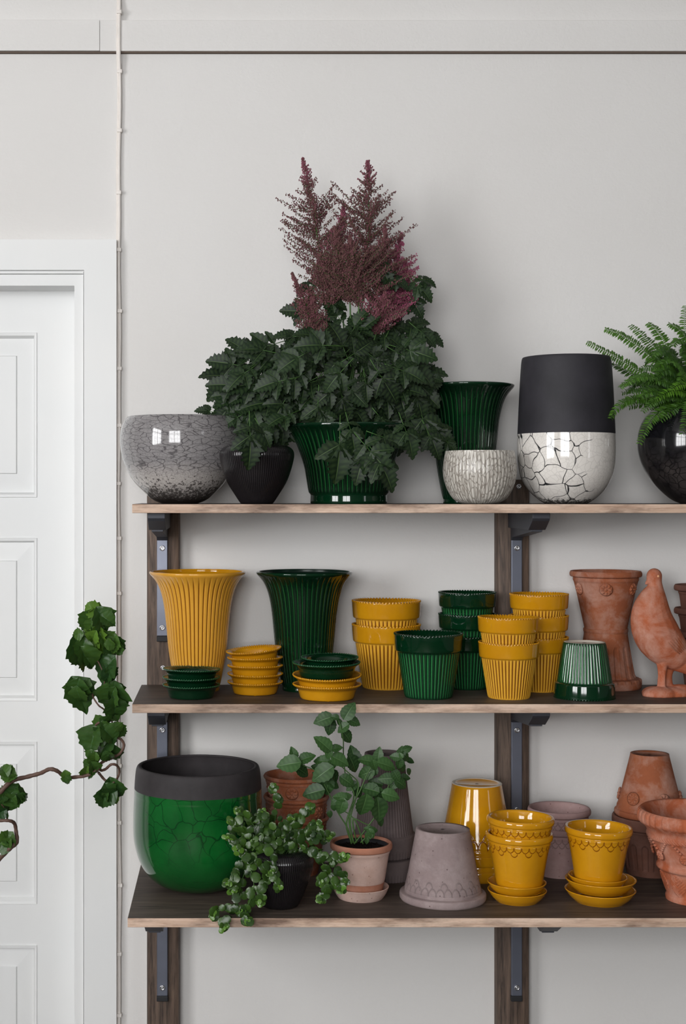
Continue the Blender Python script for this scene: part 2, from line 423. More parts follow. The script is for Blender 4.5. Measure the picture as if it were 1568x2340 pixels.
window('window_2', 'x', XL, -.1, -1.5, .8, 1.15, 3.2, 4)
window('window_3', 'x', XR, .1, -1.45, -.65, 1.15, 3.2, 2)

# frieze board along the top of the wall, in two lengths with a joint
yb = WALL - .014; zt0, zt1 = pZ(115.5, yb), pZ(45, yb); xj = pX(228, yb)
b = MB(); b.box((XL, yb, zt0), (xj - .0004, WALL, zt1)); b.box((xj + .0004, yb, zt0 - .0008), (XR, WALL, zt1 - .0008)); bevel(struct('trim_1', b, M['wall']), .0012)
M['shade_line'] = m_plain('painted_shadow_line', (98, 86, 78), .8, .1)
b = MB(); b.box((XL, WALL - .010, zt0 - .0042), (XR, WALL, zt0 - .0008)); struct('shadow_strip', b, M['shade_line'])  # added dark strip: paints in the shadow line under the frieze board
b = MB(); b.box((DX1 + .11, WALL - .015, 0), (XR, WALL, .16)); struct('baseboard_back', b, M['white'])

# door casing
yc = WALL - .025; cx0 = pX(266, yc); cz0 = pZ(547, yc); cx1 = pX(192, yc); cz1 = pZ(617, yc)
b = MB(); mir = DX0 + DX1
def frame(b, xo, zo, xi, zi, y0, y1, z_bottom=0):
    """door surround: right leg, left leg, mitred head, one profile ring"""
    xl, xli = mir - xo, mir - xi
    pts_o = [(xo, z_bottom), (xo, zo), (xl, zo), (xl, z_bottom)]; pts_i = [(xi, z_bottom), (xi, zi), (xli, zi), (xli, z_bottom)]
    v = []
    for (x, z) in pts_o: v += [(x, y0, z), (x, y1, z)]
    for (x, z) in pts_i: v += [(x, y0, z), (x, y1, z)]
    f = []
    for i in range(3):
        f += [(2 * i, 2 * i + 2, 8 + 2 * i + 2, 8 + 2 * i), (2 * i, 2 * i + 1, 2 * i + 3, 2 * i + 2), (8 + 2 * i, 10 + 2 * i, 11 + 2 * i, 9 + 2 * i)]
    b.add(v, f)
frame(b, cx0, cz0, cx1, cz1, yc, WALL)
struct('trim_2', b, M['white'])
b = MB()
frame(b, cx1 + .002, cz1 + .0, cx1 - .002, cz1 - .004, yc + .012, WALL)          # sunk quirk
frame(b, cx1 - .002, cz1 - .003, cx1 - .0025, cz1 - .008, yc + .004, WALL)       # bead
frame(b, cx1 - .0005, cz1 - .009, DX1, DZ, yc + .010, WALL + .12)
struct('trim_3', b, M['white'])

# door leaf with four raised panels a side
yl = WALL + .08; sL = F / yl
def dx(px): return pX(px, yl)
def dz(py): return pZ(py, yl)
b = MB(); lt = dz(667) + .016; xs_ = [(DX1 + .01, dx(85)), (mir - dx(85), DX0 - .01)]
pan = [(760, 1137, 773, 1125, 814, 1081), (1229, 1602, 1240, 1590, 1283, 1548), (1694.5, 2066, 1704, 2052, 1748, 2014), (2159, 2531, 2168, 2518, 2212, 2479)]
zs = [lt]
for p in pan: zs += [dz(p[0]), dz(p[1])]
zs.append(0)
def quad(x0, x1, z0, z1, y=yl): b.add([(x0, y, z0), (x1, y, z0), (x1, y, z1), (x0, y, z1)], [(0, 1, 2, 3)])
quad(dx(85), DX1 + .01, 0, lt); quad(DX0 - .01, mir - dx(85), 0, lt)
for i in range(0, len(zs), 2): quad(mir - dx(85), dx(85), zs[i + 1], zs[i])
for (o0, o1, i0, i1, f0, f1) in pan:
    rings = [(dx(85), dz(o0), dz(o1), yl), (dx(85) - .001, dz(o0) - .001, dz(o1) + .001, yl - .003), (dx(79), dz(o0) - .0075, dz(o1) + .0075, yl - .002), (dx(76), dz(i0), dz(i1), yl + .011),
             (dx(38), dz(f0) + .002, dz(f1) - .002, yl + .008), (dx(36), dz(f0), dz(f1), yl + .004)]
    v = []; f = []
    for (x, za, zb, y) in rings: v += [(x, y, za), (mir - x, y, za), (mir - x, y, zb), (x, y, zb)]
    for k in range(len(rings) - 1):
        for e in range(4): f.append((4 * k + e, 4 * k + (e + 1) % 4, 4 * k + 4 + (e + 1) % 4, 4 * k + 4 + e))
    k = 4 * (len(rings) - 1); f.append((k, k + 1, k + 2, k + 3)); b.add(v, f)
b.box((DX0 - .01, yl + .014, 0), (DX1 + .01, yl + .036, lt))
struct('door_1', b, M['white'])

# painted cable with clips running down beside the casing
ce = empty('wall_cable', (pX(273.5, 3.46), 3.462, 0), 'thin painted cable running down the wall beside the door casing', 'cable')
b = MB(); pts = []
for i in range(90):
    z = CEIL - i * CEIL / 89; y = 3.4625; 
    if zt0 - .03 < z < zt1 + .03: y = 3.4535
    pts.append((pX(273.5 + 1.0 * math.sin(i * .37) + .8 * math.sin(i * .9) + (1.5 if z < 1 else 0) - (i / 89) * 2.5, 3.46), y, z))
b.tube(pts, .0036, 8); b.tube([(p[0] - .0048, p[1] + .002, p[2]) for p in pts], .0028, 6)
cb = b.build('cable', M['cable'], ce, origin=tuple(ce.location))
clip0 = None
for i, py in enumerate([30, 163, 298, 440, 571, 711, 842, 972, 1105, 1230, 1356, 1488, 1620, 1750, 1880, 2023, 2180, 2320]):
    z = pZ(py, 3.46); 
    if clip0 is None:
        b = MB(); b.box((-.0062, -.006, -.0042), (.0055, .009, .0042)); clip0 = bevel(b.build('cable_clip', M['cable'], ce), .001); c = clip0
    else: c = clip0.copy(); C.objects.link(c)
    j = min(range(90), key=lambda k: abs(pts[k][2] - z))
    c.location = Vector((pts[j][0], pts[j][1] - .0005 + .0, z)) - ce.location

# ------------------------------------------------------------------ shelving
def board(name, z, yf, x0, label):
    b = MB(); x1 = 1.75
    b.box((x0, yf, z - TH), (x1, POST - .001, z), 0)
    b.m[-4] = 1                       # front edge sanded raw
    b.m[-1] = 1
    o = b.build(name, [M['stain'], M['raw']], smooth=False, origin=(x0, yf, z - TH)); bevel(o, .0012)
    return tag(o, label, 'shelf', 'wall shelves')
board('shelf_board', S1, FR1, pX(302, FR1), 'dark-stained wooden shelf with a worn pale front edge, topmost of the three')
board('shelf_board', S2, FR1, pX(302, FR1), 'dark-stained wooden shelf carrying the ribbed pots and terracotta pigeon, middle one')
board('shelf_board', S3, FR3, pX(291.5, FR3), 'deepest dark-stained wooden shelf carrying the potted mint, lowest of three')
PX = (pX(372.8, POST), pX(1174, POST))
for x, lb in zip(PX, ('dark brown wooden upright on the wall nearest the door', 'dark brown wooden upright on the wall behind the stacked ribbed pots')):
    b = MB(); hw = .0385; yb0 = POST; r = .009; out = [(-hw, WALL), (-hw, yb0 + r), (-hw + .003, yb0 + .003), (-hw + r, yb0), (hw - r, yb0), (hw - .003, yb0 + .003), (hw, yb0 + r), (hw, WALL)]
    zt = pZ(1096, POST); v = []
    for z in (0, zt): v += [(x + a, y, z) for a, y in out]
    n = len(out); f = [(i, (i + 1) % n, n + (i + 1) % n, n + i) for i in range(n)] + [tuple(range(n)), tuple(range(2 * n - 1, n - 1, -1))]
    b.add(v, f); up = empty('shelf_upright', (x, POST + .02, 0), lb, 'shelf upright', 'wall uprights')
    b.build('upright_board', M['post'], up, smooth=True, sharp=.5, origin=(x, POST + .02, 0))
    def screw(par, loc):
        s = MB(); s.lathe([(0, .002), (.002, .0022), (.0022, .0008), (.0034, .0008), (.0036, .003), (.006, .0032), (.0066, .001), (.0066, 0)], 16)
        o = s.build('screw', M['screw'], par); o.rotation_euler = (PI / 2, 0, 0); o.location = Vector(loc) - par.location; return o
    screw(up, (x, POST - .0002, pZ(1526, POST))); screw(up, (x + .012, POST - .0002, pZ(1112, POST)))
def bracket(x, S, yf, label):
    e = empty('shelf_bracket', (x, POST, S - TH), label, 'shelf bracket', 'metal shelf brackets')
    zt = S - TH - .0005; o0 = tuple(e.location); hw = .0128; ys = POST - .011
    b = MB(); b.box((x - hw, ys, S - TH - .066), (x + hw, POST - .0005, S - TH - .293)); bevel(b.build('mounting_strip', M['steel'], e, smooth=False, origin=o0), .0018)
    b = MB(); b.box((x - hw - .0006, ys - .0006, S - TH - .293), (x + hw + .0006, POST - .0005, S - TH - .306)); bevel(b.build('strip_end_cap', M['black_metal'], e, smooth=False, origin=o0), .0015)
    aw = .019; zb = S - TH - .038; b = MB()
    pr = [(POST - .001, zt), (yf, zt), (yf, zt - .0115), (yf + .006, zt - .017), (yf + .046, zb), (POST - .001, zb)]
    v = [(x - aw, y, z) for y, z in pr] + [(x + aw, y, z) for y, z in pr]; n = len(pr)
    b.add(v, [tuple(range(n)), tuple(range(2 * n - 1, n - 1, -1))] + [(i, n + i, n + (i + 1) % n, (i + 1) % n) for i in range(n)])
    bevel(b.build('support_arm', M['dark_metal'], e, smooth=False, origin=o0), .0012)
    b = MB(); pr = [(POST - .001, zb + .004), (yf + .05, zb + .004), (yf + .05, zb - .004), (yf + .056, zb - .005), (ys - .012, zb - .022), (ys, zb - .03), (POST - .001, zb - .03)]
    v = [(x - hw, y, z) for y, z in pr] + [(x + hw, y, z) for y, z in pr]; n = len(pr)
    b.add(v, [tuple(range(n)), tuple(range(2 * n - 1, n - 1, -1))] + [(i, n + i, n + (i + 1) % n, (i + 1) % n) for i in range(n)])
    bevel(b.build('brace', M['dark_metal'], e, smooth=False, origin=o0), .001)
    for dz_ in (.086, .273): screw(e, (x, ys - .0002, S - TH - dz_))
BX = (-.1636, .6698)
for S, yf, nm in ((S1, 3.148, 'top'), (S2, 3.148, 'middle'), (S3, 3.03, 'bottom')):
    bracket(BX[0], S, yf, 'grey metal bracket under the %s shelf on the upright nearest the door' % nm)
    bracket(BX[1], S, yf, 'grey metal bracket under the %s shelf on the upright farther from the door' % nm)

# ------------------------------------------------------------------ pottery
def chaikin(pts, it=2):
    P = [tuple(list(p) + [0] * (5 - len(p))) for p in pts]
    for _ in range(it):
        Q = [P[0]]
        for a, c in zip(P[:-1], P[1:]):
            q = tuple(.75 * x + .25 * y for x, y in zip(a[:4], c[:4])) + (a[4],); r = tuple(.25 * x + .75 * y for x, y in zip(a[:4], c[:4])) + (a[4],)
            Q += [q, r]
        Q.append(P[-1]); P = Q
    return P
def densify(P, z0, z1, step):
    Q = [P[0]]
    for a, c in zip(P[:-1], P[1:]):
        d = math.hypot(c[0] - a[0], c[1] - a[1]); k = 1
        if min(a[1], c[1]) < z1 and max(a[1], c[1]) > z0: k = max(1, int(d / step))
        for i in range(1, k + 1): Q.append(tuple(a[j] + (c[j] - a[j]) * i / k for j in range(4)) + (a[4],))
    return Q
def vessel(outer, t, s, mat_in=0, floor_t=None, hole=0, it=2, inner=None, foot=None):
    """outer rows in px at the thing's distance, s = metres per px; returns closed wall profile"""
    O = [tuple([q[0] * s, q[1] * s, (q[2] if len(q) > 2 else 0) * s, (q[3] if len(q) > 3 else 0) * s, q[4] if len(q) > 4 else 0]) for q in outer]
    ft = (floor_t or t * 1.3) * s; T = t * s
    rb = O[0][0]; h = max(hole * s, 1e-4)
    fm = foot if foot is not None else 0
    start = [(h, .0022, 0, 0, fm), (rb * .8, .0022, 0, 0, fm), (rb * .84, 0, 0, 0, fm)]
    if inner is None:
        inner = []
        top = O[-1]
        for q in reversed(O):
            if q[1] < ft * 2 or q[1] > top[1] - T * .6: continue
            inner.append((max(q[0] - T, .001), q[1], 0, 0, mat_in))
        # keep the inside smooth
        inner = inner[::2] if len(inner) > 8 else inner
        inner = [(top[0] - T * 1.0, top[1] - T * .1, 0, top[3], mat_in)] + inner
        rbi = max(rb - T, .002)
        inner += [(rbi, ft * 1.8, 0, 0, mat_in), (rbi * .8, ft, 0, 0, mat_in), (h, ft, 0, 0, mat_in)]
    body = chaikin(O, it)
    return start + body + chaikin(inner, 1)
def put(mb_or_mesh, name, px, Yc, z, mats, label, cat, group=None, flip=False, rot=0, tilt=(0, 0), H=0, sharp=None):
    me = mb_or_mesh if isinstance(mb_or_mesh, bpy.types.Mesh) else mb_or_mesh.mesh(name, mats, True, sharp)
    o = bpy.data.objects.new(name, me); C.objects.link(o)
    o.location = (pX(px, Yc), Yc, z + (H if flip else 0))
    o.rotation_euler = Euler((tilt[0] + (PI if flip else 0), tilt[1], rot), 'XYZ')
    return tag(o, label, cat, group)
def floorY(S, yb, half):
    df = F * (EYE - S) / (yb - CY); return df / (1 - half / F)

def scallops(N, ztop, rho, s, rows=2, alt=False, raised=.0009, up=False):
    rho *= s
    def fn(th, z, r):
        dr = np.zeros_like(z); rb = np.zeros_like(z)
        for k in range(rows):
            nn = N
            cell = 2 * PI * r / nn; u = ((th / (2 * PI) * nn + .5 * k) % 1 - .5) * cell
            v = (ztop * s - k * rho * .85) - z
            keep = np.ones_like(z, bool)
            if alt and k == 1: keep = (np.floor(th / (2 * PI) * nn + .5 * k) % 2) == 0
            rr = np.minimum(rho, cell * .5) ; d = np.sqrt((u * rho / np.maximum(rr, 1e-6)) ** 2 + v ** 2)
            ins = (d < rho) & (v > 0) & keep
            free = dr < raised * .5 if k == 0 else (dr == 0)
            sel = ins & free; dr[sel] = raised * (1.0 - .3 * k)
            edge = (np.abs(d - rho) < rho * .13) & (v > -rho * .1) & keep & ((dr == 0) | sel)
            rb[edge] = 1; dr[edge & ~sel] -= raised * .25
        return dr, rb
    return fn
def rosette(mb, r, z, th, size, slope=0., mi=0, n=8, lift=.0):
    nrm = Vector((math.cos(th), math.sin(th), slope)).normalized(); t = Vector((-math.sin(th), math.cos(th), 0)); u = nrm.cross(t)
    c = Vector((r * math.cos(th), r * math.sin(th), z)) + nrm * lift
    c += nrm * .0012
    mb.ell(c, (t * size * 1.02, u * size * 1.02, nrm * .0016), 20, 6, mi)
    mb.ell(c, (t * size * .24, u * size * .24, nrm * size * .3), 8, 6, mi)
    for k in range(n):
        a = 2 * PI * k / n; d = t * math.cos(a) + u * math.sin(a); e = nrm.cross(d)
        mb.ell(c + d * size * .62, (d * size * .34, e * size * .25, nrm * size * .24), 8, 6, mi)
        a += PI / n; d = t * math.cos(a) + u * math.sin(a); mb.ell(c + d * size * .42, (d * size * .12, nrm.cross(d) * size * .1, nrm * size * .2), 6, 4, mi)

# --- top shelf
def bowlY(half, Y): return Y
s = 3.30 / F
b = MB(); b.lathe(vessel([(40, 0), (62, 8), (80, 24), (106, 50), (122, 79), (133, 108), (137, 140), (135, 172), (127, 190), (119, 198)], 5, s), 96)
put(b, 'round_bowl', 411, 3.30, S1, [M['raku_grey']], 'large round grey crackle-glazed bowl with speckled dark base on the top shelf', 'bowl')
s = 3.155 / F
b = MB(); b.lathe(vessel([(34, 0), (38, 2, .6), (51, 22, .6), (69, 50, .6), (80, 82, .6), (86, 108, .55), (85, 120, .5), (78, 129, .5), (66, 134, .2), (60, 133)], 5, s), 480, N=96, p=1.5)
put(b, 'ribbed_vase', 587, 3.155, S1, [M['black_rib']], 'squat black ribbed vase beside the grey crackle bowl on the top shelf', 'vase', rot=.3)
BLK = b
s = 3.27 / F
LOWY = 3.27
b = MB(); b.lathe(vessel([(86, 0, 0, 0, 1), (88, 3, 0, 0, 1), (87, 20, 0, 0, 1), (89, 23, 0, 0, 0), (92, 27, 2.4), (96, 52, 2.6), (101, 85, 2.6), (110, 112, 2.6), (121, 140, 2.6), (132, 160, 2.2), (140, 170, .8), (143, 175, 0, 0, 1), (142, 180, 0, 0, 1)], 5, s, mat_in=1), 448, N=56, p=4)
put(b, 'fluted_pot', 797, LOWY, S1, [M['grn_vase'], M['grn']], 'low flared dark green fluted pot holding the astilbe', 'pot')
VASE = [(50, 0, 0, 0, 1), (51, 3, 0, 0, 1), (50, 10, 0, 0, 1), (52, 13, 1.6), (56, 30, 2.2), (61, 57, 2.4), (67, 93, 2.4), (71, 140, 2.4), (74, 170, 2.4), (78, 200, 2.4), (84, 225, 2.4), (92, 244, 2.2), (102, 257, 1), (109, 264, 0, 0, 1), (110.5, 269, 0, 0, 1), (108, 271, 0, 0, 1)]
s = 3.34 / F
def vase_mesh(s, ma, mb_, mi):
    b = MB(); b.lathe(vessel(VASE, 5, s, mat_in=2), 576, N=48, p=7); return b.mesh('fluted_vase', [ma, mb_, mi])
vg = vase_mesh(s, M['grn_vase'], M['grn'], M['grn_in']); vy = vase_mesh(s, M['yel_vase'], M['yel_vase'], M['yel'])
put(vg, 'fluted_vase', 1064, 3.34, S1, None, 'tall dark green fluted vase standing on the top shelf behind the white crackle bowl', 'vase')
s = 3.18 / F
b = MB(); b.lathe(vessel([(36, 0), (48, 3, .5), (62, 12, .8), (74, 32, .9), (82, 56, .9), (84, 78, .9), (82, 100, .9), (79, 115, .6), (78, 121)], 5, s), 400, N=56, p=1.5)
put(b, 'crackle_bowl', 1096.5, 3.18, S1, [M['white_rib']], 'small white ribbed crackle bowl in front of the tall green vase', 'bowl')
s = 3.24 / F
b = MB(); b.lathe(vessel([(46, 0), (56, 5), (72, 17), (90, 36), (103, 60), (109, 90), (110.5, 125), (109.6, 158, 0, 0, 1), (109.3, 161, 0, 0, 1), (106, 240, 0, 0, 1), (102, 310, 0, 0, 1), (100, 330, 0, 0, 1), (98, 334, 0, 0, 1)], 6, s, mat_in=1), 128)
put(b, 'tall_vase', 1294, 3.24, S1, [M['raku_white'], M['matte']], 'tall vase with matte black upper half and cracked white glazed lower half', 'vase')
s = 3.24 / F
b = MB(); b.lathe(vessel([(40, 0), (60, 8), (82, 26), (106, 50), (124, 80), (134, 110), (137, 135), (135, 165), (125, 192), (108, 212), (104, 214)], 5, s), 96)
put(b, 'round_bowl', 1598, 3.24, S1, [M['raku_dark']], 'round glossy black crackle bowl holding the fern', 'bowl')

# --- middle shelf
put(vy, 'fluted_vase', 451.5, floorY(S2, 1583, 50), S2, None, 'tall yellow fluted vase behind the stack of green saucers', 'vase', rot=.06)
put(vg, 'fluted_vase', 695.8, floorY(S2, 1583, 50), S2, None, 'tall dark green fluted vase on the middle shelf beside the yellow one', 'vase', rot=.02)

def ribbed_mesh(sz, ma, mband):
    # unit: small pot, half width 69, height 127 (px at Y=3.214)
    s = 3.214 / F * sz
    o = [(46, 0, 0, 0, 0), (47.5, 2, 1.2), (49, 8, 1.8), (56, 52, 1.8), (61, 84, 1.8), (62, 90, 1.4), (63, 91.5, 0, 0, 1), (66.5, 93, 0, 0, 1), (67.5, 97, 0, 0, 1), (69, 118, 0, 0, 1), (69, 123, 0, 0, 1), (69, 124, 0, 0, 1), (68.8, 126, 0, 1.2, 1), (68, 127, 0, 1.2, 1)]
    b = MB(); b.lathe(vessel(o, 4.5, s, mat_in=1, hole=5, foot=2), 384, N=48, p=2.2, bead=64); return b.mesh('ribbed_pot', [ma, mband, M['ringwhite']]), 127 * s
yS, hS = ribbed_mesh(1, M['yel_rib'], M['yel']); gS, _ = ribbed_mesh(1, M['grn_rib'], M['grn'])
yB, hB = ribbed_mesh(1.2, M['yel_rib'], M['yel']); gB, _ = ribbed_mesh(1.15, M['grn_rib'], M['grn'])
def stack(me, n, px, Y, S, dz_, labels, group, name='ribbed_pot', cat='pot', dxs=None, tilts=None, z0=0):
    for k in range(n):
        put(me, name, px + (dxs[k] if dxs else 0), Y, S + z0 + (dz_ * k if not hasattr(dz_, '__len__') else dz_[k]), None, labels[k], cat, group, rot=.37 * k + px, tilt=tilts[k] if tilts else (0, 0))
Y6 = floorY(S2, 1578, 54)
stack(yB, 2, 883, Y6, S2, 54 * Y6 / F, ['larger yellow ribbed pot behind the single green pot, lower of its pair', 'larger yellow ribbed pot stacked in another, upper of the pair behind the green pot'], 'yellow ribbed pots on the middle shelf')
Y8 = floorY(S2, 1578, 46)
stack(gS, 3, 1068, Y8, S2, 49 * Y8 / F, ['green ribbed pot at the bottom of the stack of three green pots', 'green ribbed pot in the middle of the stack of three green pots', 'green ribbed pot at the top of the stack of three green pots'], 'stack of green ribbed pots')
put(gB, 'ribbed_pot', 979.5, floorY(S2, 1600, 54), S2, None, 'single upright green ribbed pot at the front of the middle shelf', 'pot', 'green ribbed pots', rot=.1)
Y10 = floorY(S2, 1583, 44)
stack(yS, 3, 1232, Y10, S2, 49 * Y10 / F, ['small yellow ribbed pot at the bottom of the stack of three', 'small yellow ribbed pot in the middle of the stack of three', 'small yellow ribbed pot at the top of the stack of three'], 'yellow ribbed pots on the middle shelf')
Y9 = floorY(S2, 1600, 46)
stack(yS, 2, 1163, Y9, S2, 57 * Y9 / F, ['small yellow ribbed pot at the front, lower of a pair', 'small yellow ribbed pot at the front, upper of a pair, beaded rim showing'], 'yellow ribbed pots on the middle shelf', dxs=(0, -2), tilts=[(0, 0), (.0, .015)])
put(gS, 'ribbed_pot', 1336, floorY(S2, 1603, 66), S2, None, 'green ribbed pot standing upside down at the front of the middle shelf', 'pot', 'green ribbed pots', flip=True, H=hS)

def saucer_mesh(half, h, s, ma, bead=72, foot=True):
    k = half / 65.7; o = [(50 * k, 0), (52 * k, h * .1), (55 * k, h * .5), (57 * k, h * .68), (62 * k, h * .8), (65 * k, h * .88, 0, .25), (65.7 * k, h * .96, 0, .9), (64.5 * k, h, 0, .9)]
    o = [q + (0,) * (4 - len(q)) + ((1 if q[1] > h * .85 else 0),) for q in o]
    P = vessel(o, 3.6, s, inner=[(a * k * s, c * h * s, 0, d * s, 0) for a, c, d in ((62, .93, .3), (57, .8, 0), (53.5, .6, 0), (51, .3, 0), (47, .15, 0), (1, .13, 0))])
    b = MB(); b.lathe(P, bead * 6, bead=bead)
    if foot:
        for i in range(3):
            a = i * 2.094 + .5; b.ell((46 * k * s * math.cos(a), 46 * k * s * math.sin(a), .0005), ((.004, 0, 0), (0, .004, 0), (0, 0, .002)), 8, 6, 0)
    return b.mesh('saucer', [ma, M['grn_edge'] if ma == M['grn'] else ma])
def saucers(lst, group):
    for (me, px, Y, z, lb, tl) in lst: put(me, 'saucer', px, Y, z, None, lb, 'saucer', group, tilt=tl, rot=px * .7 + z * 9)
Ys = floorY(S2, 1600.5, 52); s = Ys / F; g1 = saucer_mesh(65.7, 29, s, M['grn_rib'] if False else M['grn'])
saucers([(g1, 437.4, Ys, S2 + .001, 'small green saucer with beaded edge at the bottom of the green stack of three', (0, 0)),
         (g1, 437.4, Ys, S2 + .001 + 17.5 * s, 'small green saucer with beaded edge in the middle of the green stack of three', (0, 0)),
         (g1, 437.4, Ys, S2 + .001 + 36 * s, 'small green saucer with beaded edge on top of the green stack of three', (.03, -.01))], 'green saucers in front of the yellow vase')
Ys = floorY(S2, 1590.7, 48); s = Ys / F; y1 = saucer_mesh(63.5, 27, s, M['yel'])
for k, (wd, tl) in enumerate([('bottom one', (0, 0)), ('second from the bottom', (0, 0)), ('third from the bottom', (.03, .02)), ('second from the top', (.03, -.01)), ('topmost one', (.09, -.02))]):
    put(y1, 'saucer', 583.3 + (0, 0, 0, 0, -1)[k], Ys, S2 + .001 + 18.4 * s * k, None, 'small yellow saucer in the tall stack of five, ' + wd, 'saucer', 'yellow saucers in the stack of five', tilt=tl, rot=k * 1.3)
Ys = 3.2; s = Ys / F; y2 = saucer_mesh(78.8, 33, s, M['yel'], 84); g2 = saucer_mesh(77.5, 33, s, M['grn'], 84); g3 = saucer_mesh(65.6, 22, s, M['grn'])
put(y2, 'saucer', 747.5, Ys, S2 + .001, None, 'large yellow saucer at the bottom of the mixed yellow and green stack', 'saucer', 'mixed stack of large saucers')
put(y2, 'saucer', 747.5, Ys, S2 + .001 + 22 * s, None, 'large yellow saucer tilted under the green ones in the mixed stack', 'saucer', 'mixed stack of large saucers', tilt=(.03, -.055), rot=1)
put(g2, 'saucer', 746.5, Ys, S2 + .001 + 50 * s, None, 'large green saucer resting on the two yellow ones in the mixed stack', 'saucer', 'mixed stack of large saucers', tilt=(.02, -.01))
put(g3, 'saucer', 754, Ys, S2 + .001 + 72 * s, None, 'smaller green saucer on top of the mixed yellow and green stack', 'saucer', 'mixed stack of large saucers', tilt=(.03, -.01))

# terracotta on the middle shelf
YT = floorY(S2, 1580, 76); s = YT / F
def flutes(N, z0, z1, s, amp=.0035):
    """rounded tongue-shaped flutes between z0 (open end) and z1 (round end)"""
    def fn(th, z, r):
        zz = z / s; u = np.abs((th / (2 * PI) * N) % 1 - .5) * 2; cell = PI * r / N / s
        w = .52; end = np.clip((z1 - zz) / (cell * w), 0, 1); lim = w * np.sqrt(np.clip(1 - (1 - end) ** 2, 0, 1))
        inside = (zz > z0) & (zz < z1) & (u < lim)
        d = np.clip((lim - u) / .12, 0, 1) * inside
        return -amp * d, ((np.abs(u - lim) < .07) & (zz > z0) & (zz < z1)).astype(float)
    return fn
def rim_pot(h, base, neck, rim, s, rimh=14, mats=(0, 0), fn=None, seg=288, t=5, dens=None, p=None, collar=5, base_ring=0):
    o = [(base + base_ring, 0, 0, 0, mats[1]), (base + base_ring, 3 + base_ring * 2, 0, 0, mats[0])]
    if base_ring: o += [(base, 5 + base_ring * 2, 0, 0, mats[0])]
    o += [(base + (neck - base) * .5, h * .43, 0, 0, mats[0]), (neck, h - rimh - collar - 3, 0, 0, mats[0]), (neck + 2, h - rimh - collar - 1, 0, 0, mats[0]), (neck + 2.5, h - rimh - 3, 0, 0, mats[0]), (neck + 2, h - rimh - 1, 0, 0, mats[1]),
          (rim - 1.5, h - rimh + .5, 0, 0, mats[1]), (rim, h - rimh + 4, 0, 0, mats[1]), (rim, h - 4, 0, 0, mats[1]), (rim - 2.5, h, 0, 0, mats[1])]
    inn = [(max(rim - t - 2, 2) * s, (h - .5) * s, 0, 0, mats[1]), ((neck - t) * s, (h - rimh * 1.1) * s, 0, 0, mats[1]), ((neck - t - 1) * s, (h - rimh - 10) * s, 0, 0, mats[1]), ((base + (neck - base) * .5 - t) * s, h * .43 * s, 0, 0, mats[1]), ((base - t) * s, 8 * s, 0, 0, mats[1]), ((base - t - 4) * s, 5 * s, 0, 0, mats[1]), (4 * s, 5 * s, 0, 0, mats[1])]
    P = vessel(o, t, s, inner=inn, hole=4)
    if dens: 
        k = len(P) - 2 * len(inn); A = densify(P[:k], dens[0] * s, dens[1] * s, dens[2] * s); P = A + P[k:]
    f2 = None
    if fn:
        def f2(th, z, r):
            dr, rb = fn(th, z, r); m = np.zeros(z.shape[0]); m[:z.shape[0] - 2 * len(inn)] = 1
            return dr * m[:, None], rb * m[:, None]
    b = MB(); b.lathe(P, seg, fn=f2); return b
b = rim_pot(134, 50, 62, 80, s, rimh=26, fn=flutes(12, 14, 84, s) if False else None)
# upturned pot with tongue flutes that open towards its base
def flutes_up(N, z0, z1, s, amp=.0035): 
    g = flutes(N, -z1, -z0, s, amp)
    return lambda th, z, r: g(th, -z, r)
b = rim_pot(134, 48, 64, 80, s, rimh=22, fn=flutes_up(14, 40, 121, s), dens=(36, 124, 2.5), seg=336, base_ring=2)
put(b, 'fluted_terracotta_pot', 1384.4, YT, S2, [M['terra']], 'terracotta pot with tongue-shaped flutes standing upside down under the rosette pot', 'pot', 'terracotta pots on the middle shelf', flip=True, H=134 * s, rot=.2)
b = rim_pot(131, 48, 71, 80.8, s, rimh=13, collar=8)
for k in range(6): rosette(b, 67.5 * s, 92 * s, -PI / 2 - .24 + k * PI / 3, 14.5 * s, -.2)
put(b, 'rosette_terracotta_pot', 1384.4, YT, S2 + 134 * s + .0003, [M['terra']], 'terracotta pot with raised rosettes standing on an upturned fluted pot', 'pot', 'terracotta pots on the middle shelf')
YT2 = floorY(S2, 1578, 45); s = YT2 / F
b = rim_pot(130, 42, 54, 66, s, rimh=14); me = b.mesh('terracotta_pot', [M['terra_d']])
for k, wd in enumerate(('bottom', 'middle', 'top')):
    put(me, 'terracotta_pot', 1609, YT2, S2 + 53 * s * k, None, 'dull terracotta pot cut by the right edge behind the pigeon, %s one of its stack' % wd, 'pot', 'terracotta stack behind the pigeon')

# --- bottom shelf
Y1 = 3.215; s = Y1 / F
b = MB(); b.lathe(vessel([(60, 0), (84, 7), (110, 24), (132, 55), (145, 98), (148, 130), (147, 180), (145.2, 213), (145.6, 216, 0, 0, 1), (144, 246, 0, 0, 1), (142, 268, 0, 0, 1), (139, 277, 0, 0, 1), (136, 278, 0, 0, 1)], 7, s, mat_in=1), 144)
put(b, 'round_pot', 452.5, Y1, S3, [M['raku_green'], M['matte2']], 'big round green crackle-glazed pot with a matte black rim', 'pot')
Y3 = 3.34; s = Y3 / F
b = rim_pot(130, 50, 68, 75, s, rimh=9, collar=6)
for k in range(7): rosette(b, 65 * s, 98 * s, -PI / 2 + .05 + k * 2 * PI / 7, 14.5 * s, -.15)
me = b.mesh('rosette_terracotta_pot', [M['terra']])
for k, wd in enumerate(('bottom', 'middle', 'top')):
    put(me, 'rosette_terracotta_pot', 677 + (0, 0, 0)[k], Y3, S3 + 47 * s * k, None, 'terracotta rosette pot between the big green pot and the mint, %s one of three' % wd, 'pot', 'terracotta stack beside the big green pot', rot=-.12 * k)
YB = 3.068; s = YB / F
